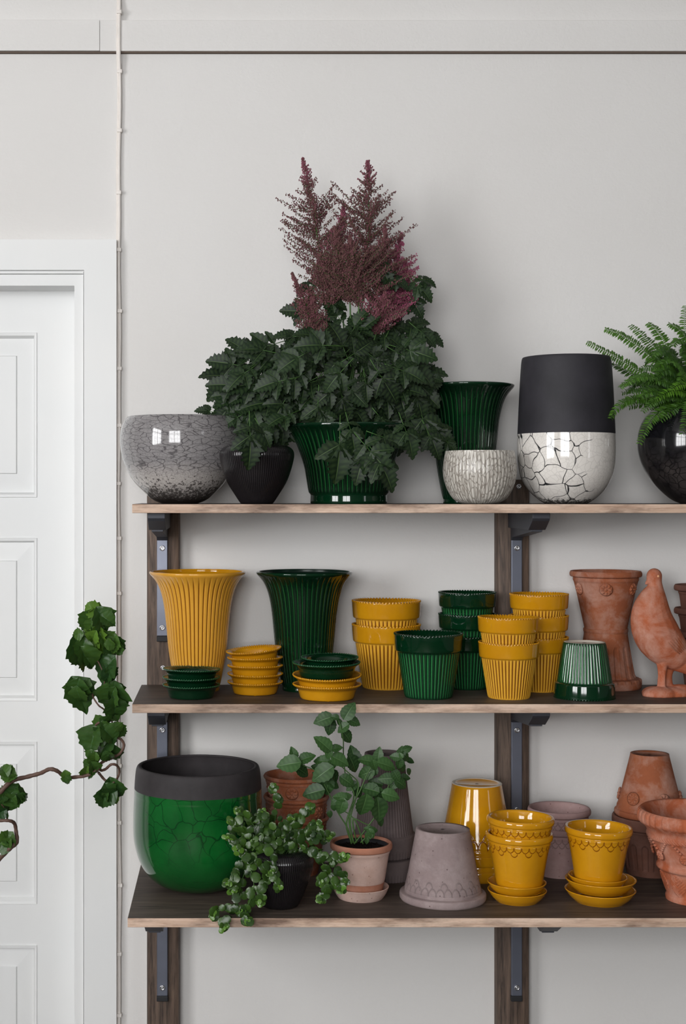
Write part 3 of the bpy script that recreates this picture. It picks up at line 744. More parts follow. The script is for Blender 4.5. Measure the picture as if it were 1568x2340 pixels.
b = MB(); b.lathe(vessel([(38, 0), (43, 3, .6), (56, 30, .8), (68, 62, .8), (76, 90, .8), (78, 108, .8), (74, 119, .7), (64, 127, .5), (52, 130, .2), (47, 129)], 5, s), 480, N=96, p=1.5)
put(b, 'ribbed_vase', 640, YB, S3, [M['black_rib']], 'black ribbed vase overgrown by a trailing round-leaved plant', 'vase')
# pink pot, saucer
Yp = floorY(S3, 2063.5, 50); s = Yp / F
def plain_saucer(base, half, h, s, ma, name='saucer'):
    o = [(base, 0), (base + 1, 1), (base + (half - base) * .55, h * .4), (half - 1, h - 3), (half, h - 1), (half - 1, h)]
    b = MB(); b.lathe(vessel(o, 3.2, s, inner=[((half - 4) * s, (h - 1) * s, 0, 0, 0), ((base + (half - base) * .55 - 3.5) * s, h * .42 * s, 0, 0, 0), ((base - 1) * s, 5 * s, 0, 0, 0), ((base - 6) * s, 3.6 * s, 0, 0, 0), (.0005, 3.6 * s, 0, 0, 0)]), 96)
    return b.mesh(name, [ma])
put(plain_saucer(51, 65, 27, s, M['pink']), 'saucer', 824, Yp, S3, None, 'pale pink clay saucer under the potted mint', 'saucer')
o = [(47, 0, 0, 0, 1), (48, 2, 0, 0, 1), (52, 33, 0, 0, 0), (54, 36, 0, 0, 0), (63, 96, 0, 0, 0), (65, 100, 0, 0, 0), (66, 103, 0, 0, 0), (66.5, 107, 0, 0, 1), (69.5, 108, 0, 0, 1), (71, 111, 0, 0, 1), (71, 119, 0, 0, 1), (69, 122.5, 0, 0, 1)]
b = MB(); b.lathe(vessel(o, 5, s, mat_in=1, hole=3), 112)
put(b, 'clay_pot', 825.5, Yp, S3 + 4 * s, [M['pink'], M['terra_rim']], 'pale pink clay pot with terracotta rim holding the mint', 'pot')
# mauve ribbed pots upside down
Ym = floorY(S3, 2019.5, 68); s = Ym / F
def band_pot(h, base, neck, rim, s, ma, band=48, N=56):
    o = [(base, 0), (base + 1, 3, 1), (base + (neck - base) * .5, h * .4, 1.3), (neck, h - band - 2, 1.3), (neck + 1, h - band), (rim - 2, h - band + 2), (rim - 1, h - band + 6), (rim, h - 5), (rim - 1, h, 0, .5)]
    b = MB(); b.lathe(vessel(o, 3.5, s, hole=4), N * 6, N=N, p=2.2, bead=N); return b.mesh('ribbed_clay_pot', [ma])
put(band_pot(150, 38, 54, 66, s, M['mauve_d']), 'ribbed_clay_pot', 884, Ym, S3, None, 'grey mauve ribbed clay pot upside down, mostly inside the taller one', 'pot', 'grey mauve ribbed pots behind the mint', flip=True, H=150 * s)
put(band_pot(228, 44, 66, 73, s, M['mauve_d']), 'ribbed_clay_pot', 878, Ym, S3 + 53 * s, None, 'tall grey mauve ribbed clay pot upside down behind the mint', 'pot', 'grey mauve ribbed pots behind the mint', flip=True, H=228 * s)
# mauve scalloped pot upside down in front
Y = floorY(S3, 2080, 95); s = Y / F
b = rim_pot(160, 61, 85, 98.5, s, rimh=17, collar=7, fn=scallops(30, 134, 15, s, 2, True), dens=(100, 137, 1.3), seg=480)
put(b, 'scalloped_clay_pot', 1012, Y, S3, [M['mauve']], 'speckled mauve clay pot with scalloped band standing upside down at the front', 'pot', flip=True, H=160 * s)
# yellow scalloped pots
Y = floorY(S3, 2020, 86); s = Y / F
b = rim_pot(173, 57, 82, 88, s, rimh=24, collar=9, fn=scallops(24, 134, 17, s, 2, True, .0014), dens=(98, 137, 1.5), seg=384, mats=(0, 0)); me = b.mesh('scalloped_pot', [M['yel']])
put(me, 'scalloped_pot', 1090, Y, S3, None, 'yellow glazed scalloped pot upside down, nearly covered by the one over it', 'pot', 'upturned yellow scalloped pots', flip=True, H=173 * s)
put(me, 'scalloped_pot', 1090, Y, S3 + 35 * s, None, 'tall yellow glazed scalloped pot upside down with white unglazed foot ring', 'pot', 'upturned yellow scalloped pots', flip=True, H=173 * s, rot=.13)
RW = MB(); RW.lathe([(49 * s, .0), (50 * s, .0012), (56 * s, .0012), (57.2 * s, .0)], 96)
top = [o for o in C.objects if o.name.startswith('scalloped_pot')][-1]
r = RW.build('foot_ring', M['ringwhite']); r.parent = top; r.rotation_euler = (PI, 0, 0); r.location = (0, 0, .0004); r['label'] = 'pale unglazed foot ring'
Y = floorY(S3, 2071, 48); s = Y / F
sa = plain_saucer(48, 67.2, 26, s, M['yel'])
put(sa, 'saucer', 1182, Y, S3, None, 'yellow glazed saucer, lower of the two under the pair of scalloped pots', 'saucer', 'plain yellow saucers on the bottom shelf')
put(sa, 'saucer', 1181, Y, S3 + 18.5 * s, None, 'yellow glazed saucer, upper of the two under the pair of scalloped pots', 'saucer', 'plain yellow saucers on the bottom shelf')
b = rim_pot(133, 50, 69, 76.3, s, rimh=15, collar=6, fn=scallops(26, 111, 11, s, 2, True), dens=(86, 113, 1.1), seg=416); sm = b.mesh('scalloped_pot', [M['yel']])
put(sm, 'scalloped_pot', 1187, Y, S3 + 23 * s, None, 'yellow scalloped pot standing in two saucers, lower of the pair', 'pot', 'upright yellow scalloped pots')
put(sm, 'scalloped_pot', 1188.5, Y, S3 + 59 * s, None, 'yellow scalloped pot stacked inside another, upper of the pair', 'pot', 'upright yellow scalloped pots', rot=.1, tilt=(0, .012))
Y = floorY(S3, 2074, 56); s = Y / F
sb = plain_saucer(57, 80, 28, s, M['yel'])
put(sb, 'saucer', 1372, Y, S3, None, 'large yellow glazed saucer at the bottom under the single scalloped pot', 'saucer', 'plain yellow saucers on the bottom shelf')
put(sb, 'saucer', 1373, Y, S3 + 24 * s, None, 'large yellow glazed saucer in the middle under the single scalloped pot', 'saucer', 'plain yellow saucers on the bottom shelf')
put(sa, 'saucer', 1366, Y, S3 + 33 * s, None, 'smaller yellow glazed saucer directly under the single scalloped pot', 'saucer', 'plain yellow saucers on the bottom shelf', tilt=(0, .02))
put(sm, 'scalloped_pot', 1366.5, Y, S3 + 37 * s, None, 'single yellow scalloped pot standing on three saucers', 'pot', 'upright yellow scalloped pots', tilt=(0, .012), rot=.05)
# dusty pink pots behind
Y = floorY(S3, 2009, 50); s = Y / F
b = rim_pot(112, 50, 63, 71, s, rimh=14, collar=6, fn=scallops(26, 91, 11, s, 2, False), dens=(66, 93, 1.2), seg=416, mats=(0, 1)); me = b.mesh('scalloped_clay_pot', [M['pink_d'], M['terra']])
b = rim_pot(112, 50, 63, 71, s, rimh=14, collar=6, fn=scallops(26, 91, 11, s, 2, False), dens=(66, 93, 1.2), seg=416); me = b.mesh('scalloped_clay_pot', [M['pink_d']])
put(me, 'scalloped_clay_pot', 1278, Y, S3, None, 'dusty pink scalloped clay pot between the yellow pots, lower of a pair', 'pot', 'dusty pink scalloped pots')
put(me, 'scalloped_clay_pot', 1278, Y, S3 + 39 * s, None, 'dusty pink scalloped clay pot between the yellow pots, upper of a pair', 'pot', 'dusty pink scalloped pots', rot=.1)
# rosette pot upside down on fluted pot
Y = floorY(S3, 2008, 54); s = Y / F
b = rim_pot(132, 52, 68, 84, s, rimh=26, collar=6, fn=flutes(14, 14, 72, s, .0032), dens=(10, 76, 2.2), seg=336)
put(b, 'fluted_terracotta_pot', 1485, Y, S3, [M['terra_d']], 'dull terracotta pot with tongue-shaped flutes carrying an upturned rosette pot', 'pot')
b = rim_pot(140, 43, 71, 79, s, rimh=13, collar=9)
for k in range(6): rosette(b, 66.5 * s, 95 * s, -PI / 2 - 1.5 + .25 + k * PI / 3 * 1.0, 15 * s, -.2)
put(b, 'rosette_terracotta_pot', 1485, Y, S3 + 132 * s + .0003, [M['terra']], 'terracotta pot with raised rosettes standing upside down on a fluted pot', 'pot', flip=True, H=140 * s)
# big ornate terracotta pot at the right edge
Y = floorY(S3, 2073, 66); s = Y / F
def orn(th, z, r):
    zz = z / s; dr = np.zeros_like(z); rb = np.zeros_like(z)
    m = (zz > 140) & (zz < 152); g = np.sin(90 * th + zz * .9); dr += m * g * .0011; rb += m * np.clip(-g, 0, 1) * .6
    m = (zz > 172) & (zz < 203) & (r > 118 * s); g = np.cos(44 * th); dr += m * np.clip(g, -1, .3) * .0016
    m = (zz > 14) & (zz < 66); u = ((th / (2 * PI) * 9) % 1 - .5) * 2 * 26; hh = (zz - 14); lw = 20 * np.sin(np.clip(hh / 52, 0, 1) * PI * .85 + .25)
    ins = m & (np.abs(u) < lw) & (r > 60 * s); dr += ins * (.0016 + .0011 * np.sin(hh * .9 - np.abs(u) * .8)); rb += ins * np.clip(-np.sin(hh * .9 - np.abs(u) * .8), 0, 1) * .4
    return dr, rb
oo = [(66, 0), (67, 6), (66, 11), (62, 14), (68, 30), (76, 55), (79, 66), (82, 69), (87, 73), (87, 79), (83, 84), (85, 94), (94, 121), (102, 138), (107, 141), (109, 147), (107, 153), (110, 163), (120, 172), (128, 178), (130, 190), (128, 200), (122, 205)]
P = vessel(oo, 10, s, hole=4, inner=[(a * s, c * s, 0, 0, 0) for a, c in ((114, 203), (108, 192), (97, 160), (86, 120), (75, 84), (62, 40), (52, 14), (46, 10), (4, 10))])
k = len(P) - 18; P = densify(P[:k], 10 * s, 206 * s, 2 * s) + P[k:]
def orn2(th, z, r, nk=18):
    dr, rb = orn(th, z, r); m = np.zeros(z.shape[0]); m[:z.shape[0] - nk] = 1; return dr * m[:, None], rb * m[:, None]
b = MB(); b.lathe(P, 540, fn=orn2)
for k in range(9):
    th = -PI / 2 - .55 + k * 2 * PI / 9; rosette(b, 93 * s, 108 * s, th, 12 * s, -.3, lift=.001)
    for q in range(5):
        for sg in (-1, 1):
            a = th + sg * (.05 + q * .05); zz = (116 + q * 5.5) * s; rr = (95 + q * 2) * s
            b.ell((rr * math.cos(a), rr * math.sin(a), zz), ((.004, 0, 0), (0, .004, 0), (0, 0, .003)), 6, 5)
put(b, 'ornate_terracotta_pot', 1590, Y, S3, [M['terra_o']], 'large orange terracotta pot with rope moulding and leaf relief at the right edge', 'pot')

# ------------------------------------------------------------------ terracotta pigeon
YP = 3.245; s = YP / F
pe = empty('pigeon_figurine', (pX(1520, YP), YP, S2), 'terracotta pigeon figurine standing on a rocky base on the middle shelf', 'figurine')
def Q(px, py, dy=0.): return Vector((pX(px, YP), YP + dy * s, pZ(py, YP)))
b = MB()
spine = [(1495.5, 1316, 17.5), (1496.5, 1332, 16.5), (1497, 1348, 19.5), (1491.5, 1372, 32), (1488, 1398, 42.5), (1491, 1424, 49), (1501, 1449, 52), (1517, 1472, 48), (1541, 1493, 38), (1572, 1512, 29), (1608, 1534, 21), (1648, 1560, 12)]
def lerp_path(pts, n):
    out = []
    for i in range(len(pts) - 1):
        p0 = pts[max(i - 1, 0)]; p1 = pts[i]; p2 = pts[i + 1]; p3 = pts[min(i + 2, len(pts) - 1)]
        for k in range(n):
            t = k / n; out.append(tuple(.5 * (2 * b_ + (c - a) * t + (2 * a - 5 * b_ + 4 * c - d) * t * t + (3 * b_ - a - 3 * c + d) * t ** 3) for a, b_, c, d in zip(p0, p1, p2, p3)))
    out.append(pts[-1]); return out
for (x, y, r) in lerp_path(spine, 6):
    k = r * s; dd = .86 if x < 1545 else .7
    b.ell(Q(x, y), ((k, 0, 0), (0, k * dd, 0), (0, 0, k)), 20, 14)
for x, y, r in ((1485, 1326, 8), (1481, 1329, 6), (1476, 1333, 3.4), (1479, 1330.5, 5), (1484, 1320, 8)): b.sph(Q(x, y, -4), r * s)
SP = lerp_path(spine, 6)
def surf(px, py, k=1.0):
    best = max(((r * r - (px - x) ** 2 - (py - y) ** 2, r, x) for x, y, r in SP)); 
    return -math.sqrt(max(0, best[0])) * (.86 if best[2] < 1545 else .7) * k
WB = MB()
for i in range(6):           # wing feather lines
    pts = [Q(1514 + i * 5 + t * (30 - i * 1.5), 1464 - i * 3 + t * 27 - 10 * t * (1 - t) * -1, 0) + Vector((0, (surf(1514 + i * 5 + t * (30 - i * 1.5), 1464 - i * 3 + t * 27) - .6) * s, 0)) for t in (0, .2, .4, .6, .8, 1)]
    WB.tube(pts, [.0004, .0011, .0013, .0013, .001, .0004], 6)
for (pts, rr) in (([(1507, 1506, -8), (1505, 1535, -9), (1503, 1574, -10)], [11, 4.5, 5]), ([(1513, 1508, -14), (1513, 1540, -14), (1512, 1574, -14)], [12, 5, 5.5]), ([(1534, 1512, 8), (1530, 1545, 8), (1530, 1578, 8)], [16, 9, 13])):
    L = lerp_path([tuple(p) + (r_,) for p, r_ in zip(pts, rr)], 10)
    for (x, y, d, r_) in L: b.sph(Q(x, y, d), r_ * s, 12, 8)
zb_ = S2
for (x, d, rx, rz) in ((1505, -14, 41, 18), (1530, -6, 52, 17), (1556, 4, 46, 21), (1500, 10, 30, 16)):
    b.ell(Vector((pX(x, YP), YP + d * s, S2 + .004)), ((rx * s, 0, 0), (0, 30 * s, 0), (0, 0, rz * s)), 24, 12)
for dx_, sg in ((-26, -12), (-20, -24), (-8, -30)):
    L = [Q(1506 + dx_ * t, 1571 + 17 * t * t, -12 + sg * t) for t in (0, .3, .6, .9)]; b.tube(L, [.004, .004, .0035, .003], 8)
# cut the base flat on the shelf
for arr in b.v: arr[:, 2] = np.maximum(arr[:, 2], S2)
WB.build('wing_feathers', M['terra'], pe, origin=tuple(pe.location))
ob = b.build('body', [M['terra_o']], pe, origin=tuple(pe.location))
md = ob.modifiers.new('remesh', 'REMESH'); md.mode = 'VOXEL'; md.voxel_size = .0016; md.use_smooth_shade = True
md = ob.modifiers.new('smooth', 'SMOOTH'); md.iterations = 3; md.factor = .6
b = MB(); b.sph(Q(1500.5, 1316, -14.5), 2.8 * s); b.build('eye', M['eye'], pe, origin=tuple(pe.location))

# ------------------------------------------------------------------ plants
def leaf(mb, p, d, nrm, L, W, tone=.3, fold=.25, droop=.25, teeth=0, tip=1.0, rnd=False, n=8, mi=0, crinkle=0., lobe=0., pw=.8):
    d = Vector(d).normalized(); nrm = Vector(nrm); nrm = (nrm - d * nrm.dot(d)).normalized(); sd = d.cross(nrm)
    p = Vector(p); v = []; rib = []; f = []; ang = 0; q = p.copy(); dd = d.copy(); nn = nrm.copy()
    for i in range(n + 1):
        t = i / n
        if rnd: wv = math.sqrt(max(0, 1 - (2 * t - 1) ** 2)) * .5
        else: wv = (math.sin(PI * t ** .75) ** pw) * .5 * (1 - .15 * t) if 0 < t < 1 else 0
        if lobe: wv *= 1 + lobe * (.9 * math.exp(-((t - .34) / .09) ** 2) - .7 * math.exp(-((t - .5) / .06) ** 2) + .5 * math.exp(-((t - .62) / .06) ** 2) - .3)
        wv = max(wv * W, W * .015)
        tz = (1 + teeth * (.5 if i % 2 else -.5)) if 0 < t < 1 else 1
        for cx in (-1, -.5, -.06, 0, .06, .5, 1):
            k = abs(cx); ww = wv * cx * (tz if k == 1 else 1)
            up = fold * wv * k - (.05 * W * k * k if rnd else 0)
            pos = q + sd * ww + nn * up + (dd * wv * .35 * teeth if (k == 1 and i % 2) else Vector((0, 0, 0)))
            if crinkle: pos += nn * crinkle * L * (math.sin(i * 2.3 + cx * 3 + tone * 40) * .5 + random.uniform(-.4, .4)) * (1 if k else .3)
            v.append(pos); rib.append(1. if cx == 0 else (.3 if (k == .5 and i % 2) else 0))
        a = -droop / n; cdd = dd * math.cos(a) + nn * math.sin(a); nn = nn * math.cos(a) - dd * math.sin(a); dd = cdd; q = q + dd * (L / n)
    for i in range(n):
        for k in range(6): a = i * 7 + k; f.append((a, a + 1, a + 8, a + 7))
    mb.add([list(x) for x in v], f, mi, rib, tone + random.uniform(-.06, .06))
def rv(a): return Vector((random.uniform(-a, a), random.uniform(-a, a), random.uniform(-a, a)))
def pdir(ang, dep=0.): return Vector((math.cos(ang), dep, -math.sin(ang)))     # ang measured in the picture, clockwise from +x

# --- astilbe
AY = LOWY; ac = (797, 985)
ae = empty('astilbe_plant', (pX(797, AY), AY, S1 + .12), 'bushy dark-leaved astilbe with brown and pink feathery plumes', 'potted plant')
fo = MB(); st = MB()
def compound(px, py, Y, ang, L, tone, dep=-.15, stemfrom=None):
    """leaf of five toothed leaflets with its tip pointing along ang; px, py is its middle"""
    sc_ = Y / F; L = L * sc_; d = (pdir(ang, dep)).normalized(); nrm = (Vector((random.uniform(-.4, .4), -1, random.uniform(.1, .9)))).normalized()
    c = P3(px, py, Y); sd = d.cross(nrm).normalized()
    L *= 1.3
    leaf(fo, c, d, nrm, L * .62, L * .44, tone, .3, .6, .36, n=14, lobe=.16)
    for sg in (-1, 1):
        leaf(fo, c - d * L * .03, (d * .55 + sd * sg * .9), nrm + rv(.2), L * .46, L * .3, tone, .3, .5, .36, n=10, lobe=.12)
        if random.random() < .8: leaf(fo, c - d * L * .2, (d * .25 + sd * sg), nrm + rv(.3), L * .34, L * .2, tone, .3, .4, .32, n=8)
    base = Vector(stemfrom) if stemfrom else c - d * L * .5
    fo.tube([c, c - d * L * .3 + Vector((0, .004, 0)), base], [.0007, .0009, .0011], 5, mi=1)
tips = [(530, 832, 190, 78), (528, 880, 185, 76), (520, 905, 120, 70), (478, 940, 190, 44), (600, 800, 190, 80), (565, 815, 200, 60), (690, 712, 185, 66), (706, 655, 150, 46), (668, 768, 185, 60), (690, 790, 95, 84),
        (965, 760, 40, 60), (985, 770, 30, 48), (958, 655, 45, 60), (968, 640, 20, 44), (945, 690, 60, 56), (972, 850, 30, 60), (985, 862, 15, 40), (572, 1000, 88, 96), (560, 960, 110, 70), (600, 985, 60, 54), (648, 990, 95, 60),
        (776, 1020, 92, 112), (802, 985, 75, 70), (850, 1035, 50, 96), (870, 1060, 60, 92), (830, 1050, 110, 80), (880, 1000, 20, 70), (930, 990, 70, 80), (968, 960, 70, 96), (985, 1000, 65, 70), (1000, 985, 40, 70), (1025, 1012, 45, 40),
        (935, 880, 60, 70), (720, 690, 170, 44), (760, 690, 20, 50), (790, 665, 300, 60), (770, 720, 230, 60), (850, 740, 340, 56), (900, 745, 10, 60), (880, 765, 30, 70), (740, 740, 180, 60), (810, 760, 260, 54),
        (875, 620, 60, 60), (905, 640, 30, 50), (905, 700, 70, 50), (945, 740, 350, 50), (520, 935, 130, 60), (540, 955, 150, 50)]
for (x, y, a, L) in tips: compound(x, y, (AY - .165 if (y > 975 and 740 < x < 950) else 3.06 if (y > 975 and x < 620) else AY - .06 if x > 950 and y > 850 else AY - .02) + random.uniform(-.03, .02), math.radians(a), L, random.uniform(.15, .6))
poly = [(505, 850), (540, 812), (600, 790), (680, 765), (740, 745), (800, 735), (880, 740), (930, 755), (955, 800), (975, 860), (975, 940), (950, 985), (890, 1000), (830, 985), (760, 965), (700, 965), (640, 985), (590, 985), (540, 960), (505, 915)]
def inpoly(x, y, pl):
    c = False; j = len(pl) - 1
    for i in range(len(pl)):
        (xi, yi), (xj, yj) = pl[i], pl[j]
        if (yi > y) != (yj > y) and x < (xj - xi) * (y - yi) / (yj - yi) + xi: c = not c
        j = i
    return c
cnt = 0
while cnt < 190:
    x = random.uniform(480, 1000); y = random.uniform(690, 1000)
    if not inpoly(x, y, poly): continue
    if y < 800 and random.random() < .5: continue
    a = math.atan2((y - 850) * 1.1 + 40, x - 780) + random.uniform(-.7, .7)
    ex = ((x - 780) / 280) ** 2 + ((y - 860) / 170) ** 2
    Y = AY - .13 * max(0, 1 - ex) * random.uniform(.0, 1.0) + random.uniform(-.03, .05)
    compound(x, y, Y, a, random.uniform(56, 86), random.uniform(.0, .6), random.uniform(-.5, .15)); cnt += 1
root = Vector((pX(797, AY), AY, S1 + .13))
def curve(a, m, c, n=10):
    a, m, c = Vector(a), Vector(m), Vector(c)
    return [a * (1 - t) ** 2 + m * 2 * t * (1 - t) + c * t * t for t in [i / n for i in range(n + 1)]]
for i in range(70):
    while True:
        x = random.uniform(500, 990); y = random.uniform(700, 985)
        if inpoly(x, y, poly): break
    e = P3(x, y, AY + random.uniform(-.05, .06)); mid = (root + e) / 2 + Vector((0, random.uniform(-.02, .02), .04))
    st = MB(); st.tube(curve(root + rv(.03), mid, e, 8), [.0016] * 4 + [.0012] * 5, 5); st.build('stem', M['stem'], ae, origin=tuple(ae.location))
plumes = [((735, 640), (725, 500), (692, 364), 74, .14, 1.0), ((835, 650), (848, 500), (840, 370), 92, .1, 1.0), ((775, 640), (770, 560), (786, 470), 40, .45, .9), ((905, 720), (895, 620), (918, 535), 46, 1.0, 1.0),
          ((735, 770), (700, 700), (668, 626), 34, .2, .8), ((800, 690), (780, 600), (765, 520), 62, .05, 1.0), ((850, 700), (880, 600), (880, 520), 60, .15, 1.0), ((880, 740), (890, 700), (905, 630), 50, .9, 1.0), ((720, 780), (712, 730), (715, 670), 30, .15, .8),
          ((820, 700), (815, 620), (800, 540), 60, .05, 1.0), ((925, 700), (935, 650), (925, 600), 30, 1.1, .9), ((760, 700), (745, 640), (730, 580), 46, .1, 1.0), ((860, 760), (870, 720), (880, 670), 46, .35, .9)]
OCT = np.array([(1, 0, 0), (0, 1, 0), (-1, 0, 0), (0, -1, 0), (0, 0, 1), (0, 0, -1)], float); OF = [(0, 1, 4), (1, 2, 4), (2, 3, 4), (3, 0, 4), (1, 0, 5), (2, 1, 5), (3, 2, 5), (0, 3, 5)]
for pi, (a, m, c, wd, pink, den) in enumerate(plumes):
    Yp_ = AY + (.0, .0, .0, .02, -.04, -.05, -.03, .0, -.05, -.06, .02, -.04, -.05)[pi]
    A, Mi, Cc = P3(*a, Yp_), P3(*m, Yp_ - .01), P3(*c, Yp_); ax = curve(A, Mi, Cc, 40); sc_ = Yp_ / F
    pl = MB(); pl.tube(ax, [.0016 - .0011 * i / 40 for i in range(41)], 5, mi=1)
    for i in range(1, 41):
        t = i / 40; d = (ax[i] - ax[i - 1]).normalized(); blen = wd * sc_ * (math.sin(PI * min(1, (1 - t) * .62 + .06)) ** 1.3) * (1 if t < .93 else .7)
        if t > .6: blen = wd * sc_ * max(.04, (1 - t) * .95 + .03)
        nb = 4 if t > .75 else (3 if i % 2 else 2)
        for k in range(nb):
            th = random.uniform(0, 2 * PI); o1 = d.orthogonal().normalized(); o2 = d.cross(o1); r_ = (o1 * math.cos(th) + o2 * math.sin(th)); r_.y *= .55
            bl = blen * random.uniform(.55, 1.12) * (1.25 if abs(r_.x) > .8 else .9); dr_ = (r_ * .95 + d * .34).normalized()
            nf = max(3, int(bl / (.0026) * den)); tp = []
            for q in range(nf + 1):
                u = q / nf; pt = ax[i] + dr_ * bl * u + d * bl * .24 * u * u; tp.append(pt)
                sp = (.0056 * (1 - .65 * u) + .0012) * (1 if t < .8 else .45)
                for _ in range(4 if u < .7 else 3):
                    cc = np.array(pt + rv(sp)); sz = random.uniform(.0009, .0019)
                    tn = min(1, max(0, pink * (.3 + .6 * u) + (.4 if t > .78 and pi in (0, 1, 2) else 0) * random.random() + random.uniform(-.15, .1)))
                    pl.add(cc + OCT * np.array([sz, sz, sz * random.uniform(1, 1.6)]), OF, 0, 0., tn)
            if nf > 4: pl.tube([tp[0], tp[nf // 2], tp[-1]], [.0006, .0005, .0003], 4, mi=1)
    pl.tube(curve(root + rv(.02), (root + A) / 2 + rv(.02), A, 10), .0018, 6, mi=1)
    o = pl.build('flower_plume', [M['floret'], M['stem']], ae, origin=tuple(ae.location), smooth=False)
fo.build('foliage', [M['leaf_a'], M['stem']], ae, origin=tuple(ae.location))

# --- fern
FY = 3.24
fe = empty('fern_plant', (pX(1598, FY), FY, S1 + .15), 'bright green fern with arching fronds in the black crackle bowl', 'potted plant')
def frond(a, m, c, pl, tone, Ya=FY, Yc=FY, n=44, rise=.0):
    n = max(24, int((math.hypot(m[0] - a[0], m[1] - a[1]) + math.hypot(c[0] - m[0], c[1] - m[1])) / 5.8)); pl *= .64; fr = MB()
    A = P3(*a, Ya); Mi = P3(*m, (Ya + Yc) / 2 - .03); Cc = P3(*c, Yc); ax = curve(A, Mi, Cc, n); sc_ = Ya / F
    fr.tube(ax, [.0012 - .0008 * i / n for i in range(n + 1)], 5, tone=.3)
    nv = Vector((random.uniform(-.35, .35), -.75, .65)).normalized()
    for i in range(3, n + 1):
        t = i / n; d = (ax[i] - ax[i - 1]).normalized(); sd = d.cross(nv).normalized(); L = pl * sc_ * (math.sin(PI * min(1, (1 - t) * .7 + .12)) ** .8) + .0015
        for sg in (-1, 1):
            leaf(fr, ax[i], (sd * sg + d * random.uniform(.15, .45) + nv * random.uniform(-.3, .15)), nv + rv(.35), L, L * .23 + .0013, tone + random.uniform(-.1, .15) + .25 * max(0, t - .75) * 2, .2, .5, .4, n=5)
    fr.build('frond', M['leaf_f'], fe, origin=tuple(fe.location))
B0 = (1590, 940)
fl = [((1450, 830), (1343, 782), 27, .3, -.04), ((1470, 770), (1384, 752), 28, .35, 0), ((1520, 800), (1443, 744), 30, .25, .04), ((1530, 760), (1482, 739), 30, .35, .02), ((1560, 780), (1566, 700), 28, .35, .05),
      ((1430, 870), (1397, 955), 24, .35, -.08), ((1500, 900), (1462, 1012), 26, .35, -.13), ((1560, 860), (1503, 912), 24, .95, -.12), ((1580, 850), (1535, 890), 24, .95, -.14), ((1440, 850), (1400, 830), 26, .2, .05),
      ((1500, 840), (1420, 880), 28, .2, .03), ((1520, 900), (1440, 930), 28, .15, 0), ((1540, 860), (1450, 900), 30, .1, -.06), ((1560, 800), (1500, 790), 32, .15, -.05), ((1560, 830), (1470, 840), 32, .12, -.07),
      ((1600, 760), (1530, 740), 30, .25, -.03), ((1620, 780), (1600, 720), 30, .3, 0), ((1650, 800), (1700, 760), 30, .3, 0), ((1640, 880), (1720, 900), 30, .2, -.08), ((1570, 900), (1510, 960), 28, .15, -.1),
      ((1590, 870), (1560, 990), 28, .2, -.14), ((1610, 860), (1600, 980), 28, .2, -.14), ((1560, 900), (1480, 960), 26, .1, -.02), ((1600, 800), (1570, 780), 32, .3, -.1), ((1540, 820), (1480, 800), 30, .1, .03), ((1550, 870), (1500, 870), 32, .1, -.1),
      ((1570, 840), (1540, 830), 34, .2, -.12), ((1480, 900), (1425, 915), 26, .15, -.03)]
for i in range(42):
    a_ = random.uniform(math.radians(185), math.radians(300)); r_ = random.uniform(80, 190)
    fl.append(((1590 + math.cos(a_) * r_ * .55, 900 + math.sin(a_) * r_ * .9 - 20), (1600 + math.cos(a_) * r_ * 1.05 + random.uniform(-20, 20), 915 + math.sin(a_) * r_ * .85 + random.uniform(0, 40)), 26, random.uniform(.05, .35), random.uniform(-.12, .06)))
for (m, c, pl, tn, dy) in fl: frond((B0[0] + random.uniform(-20, 20), B0[1] + random.uniform(-5, 10)), m, c, pl, tn, FY, FY + dy)

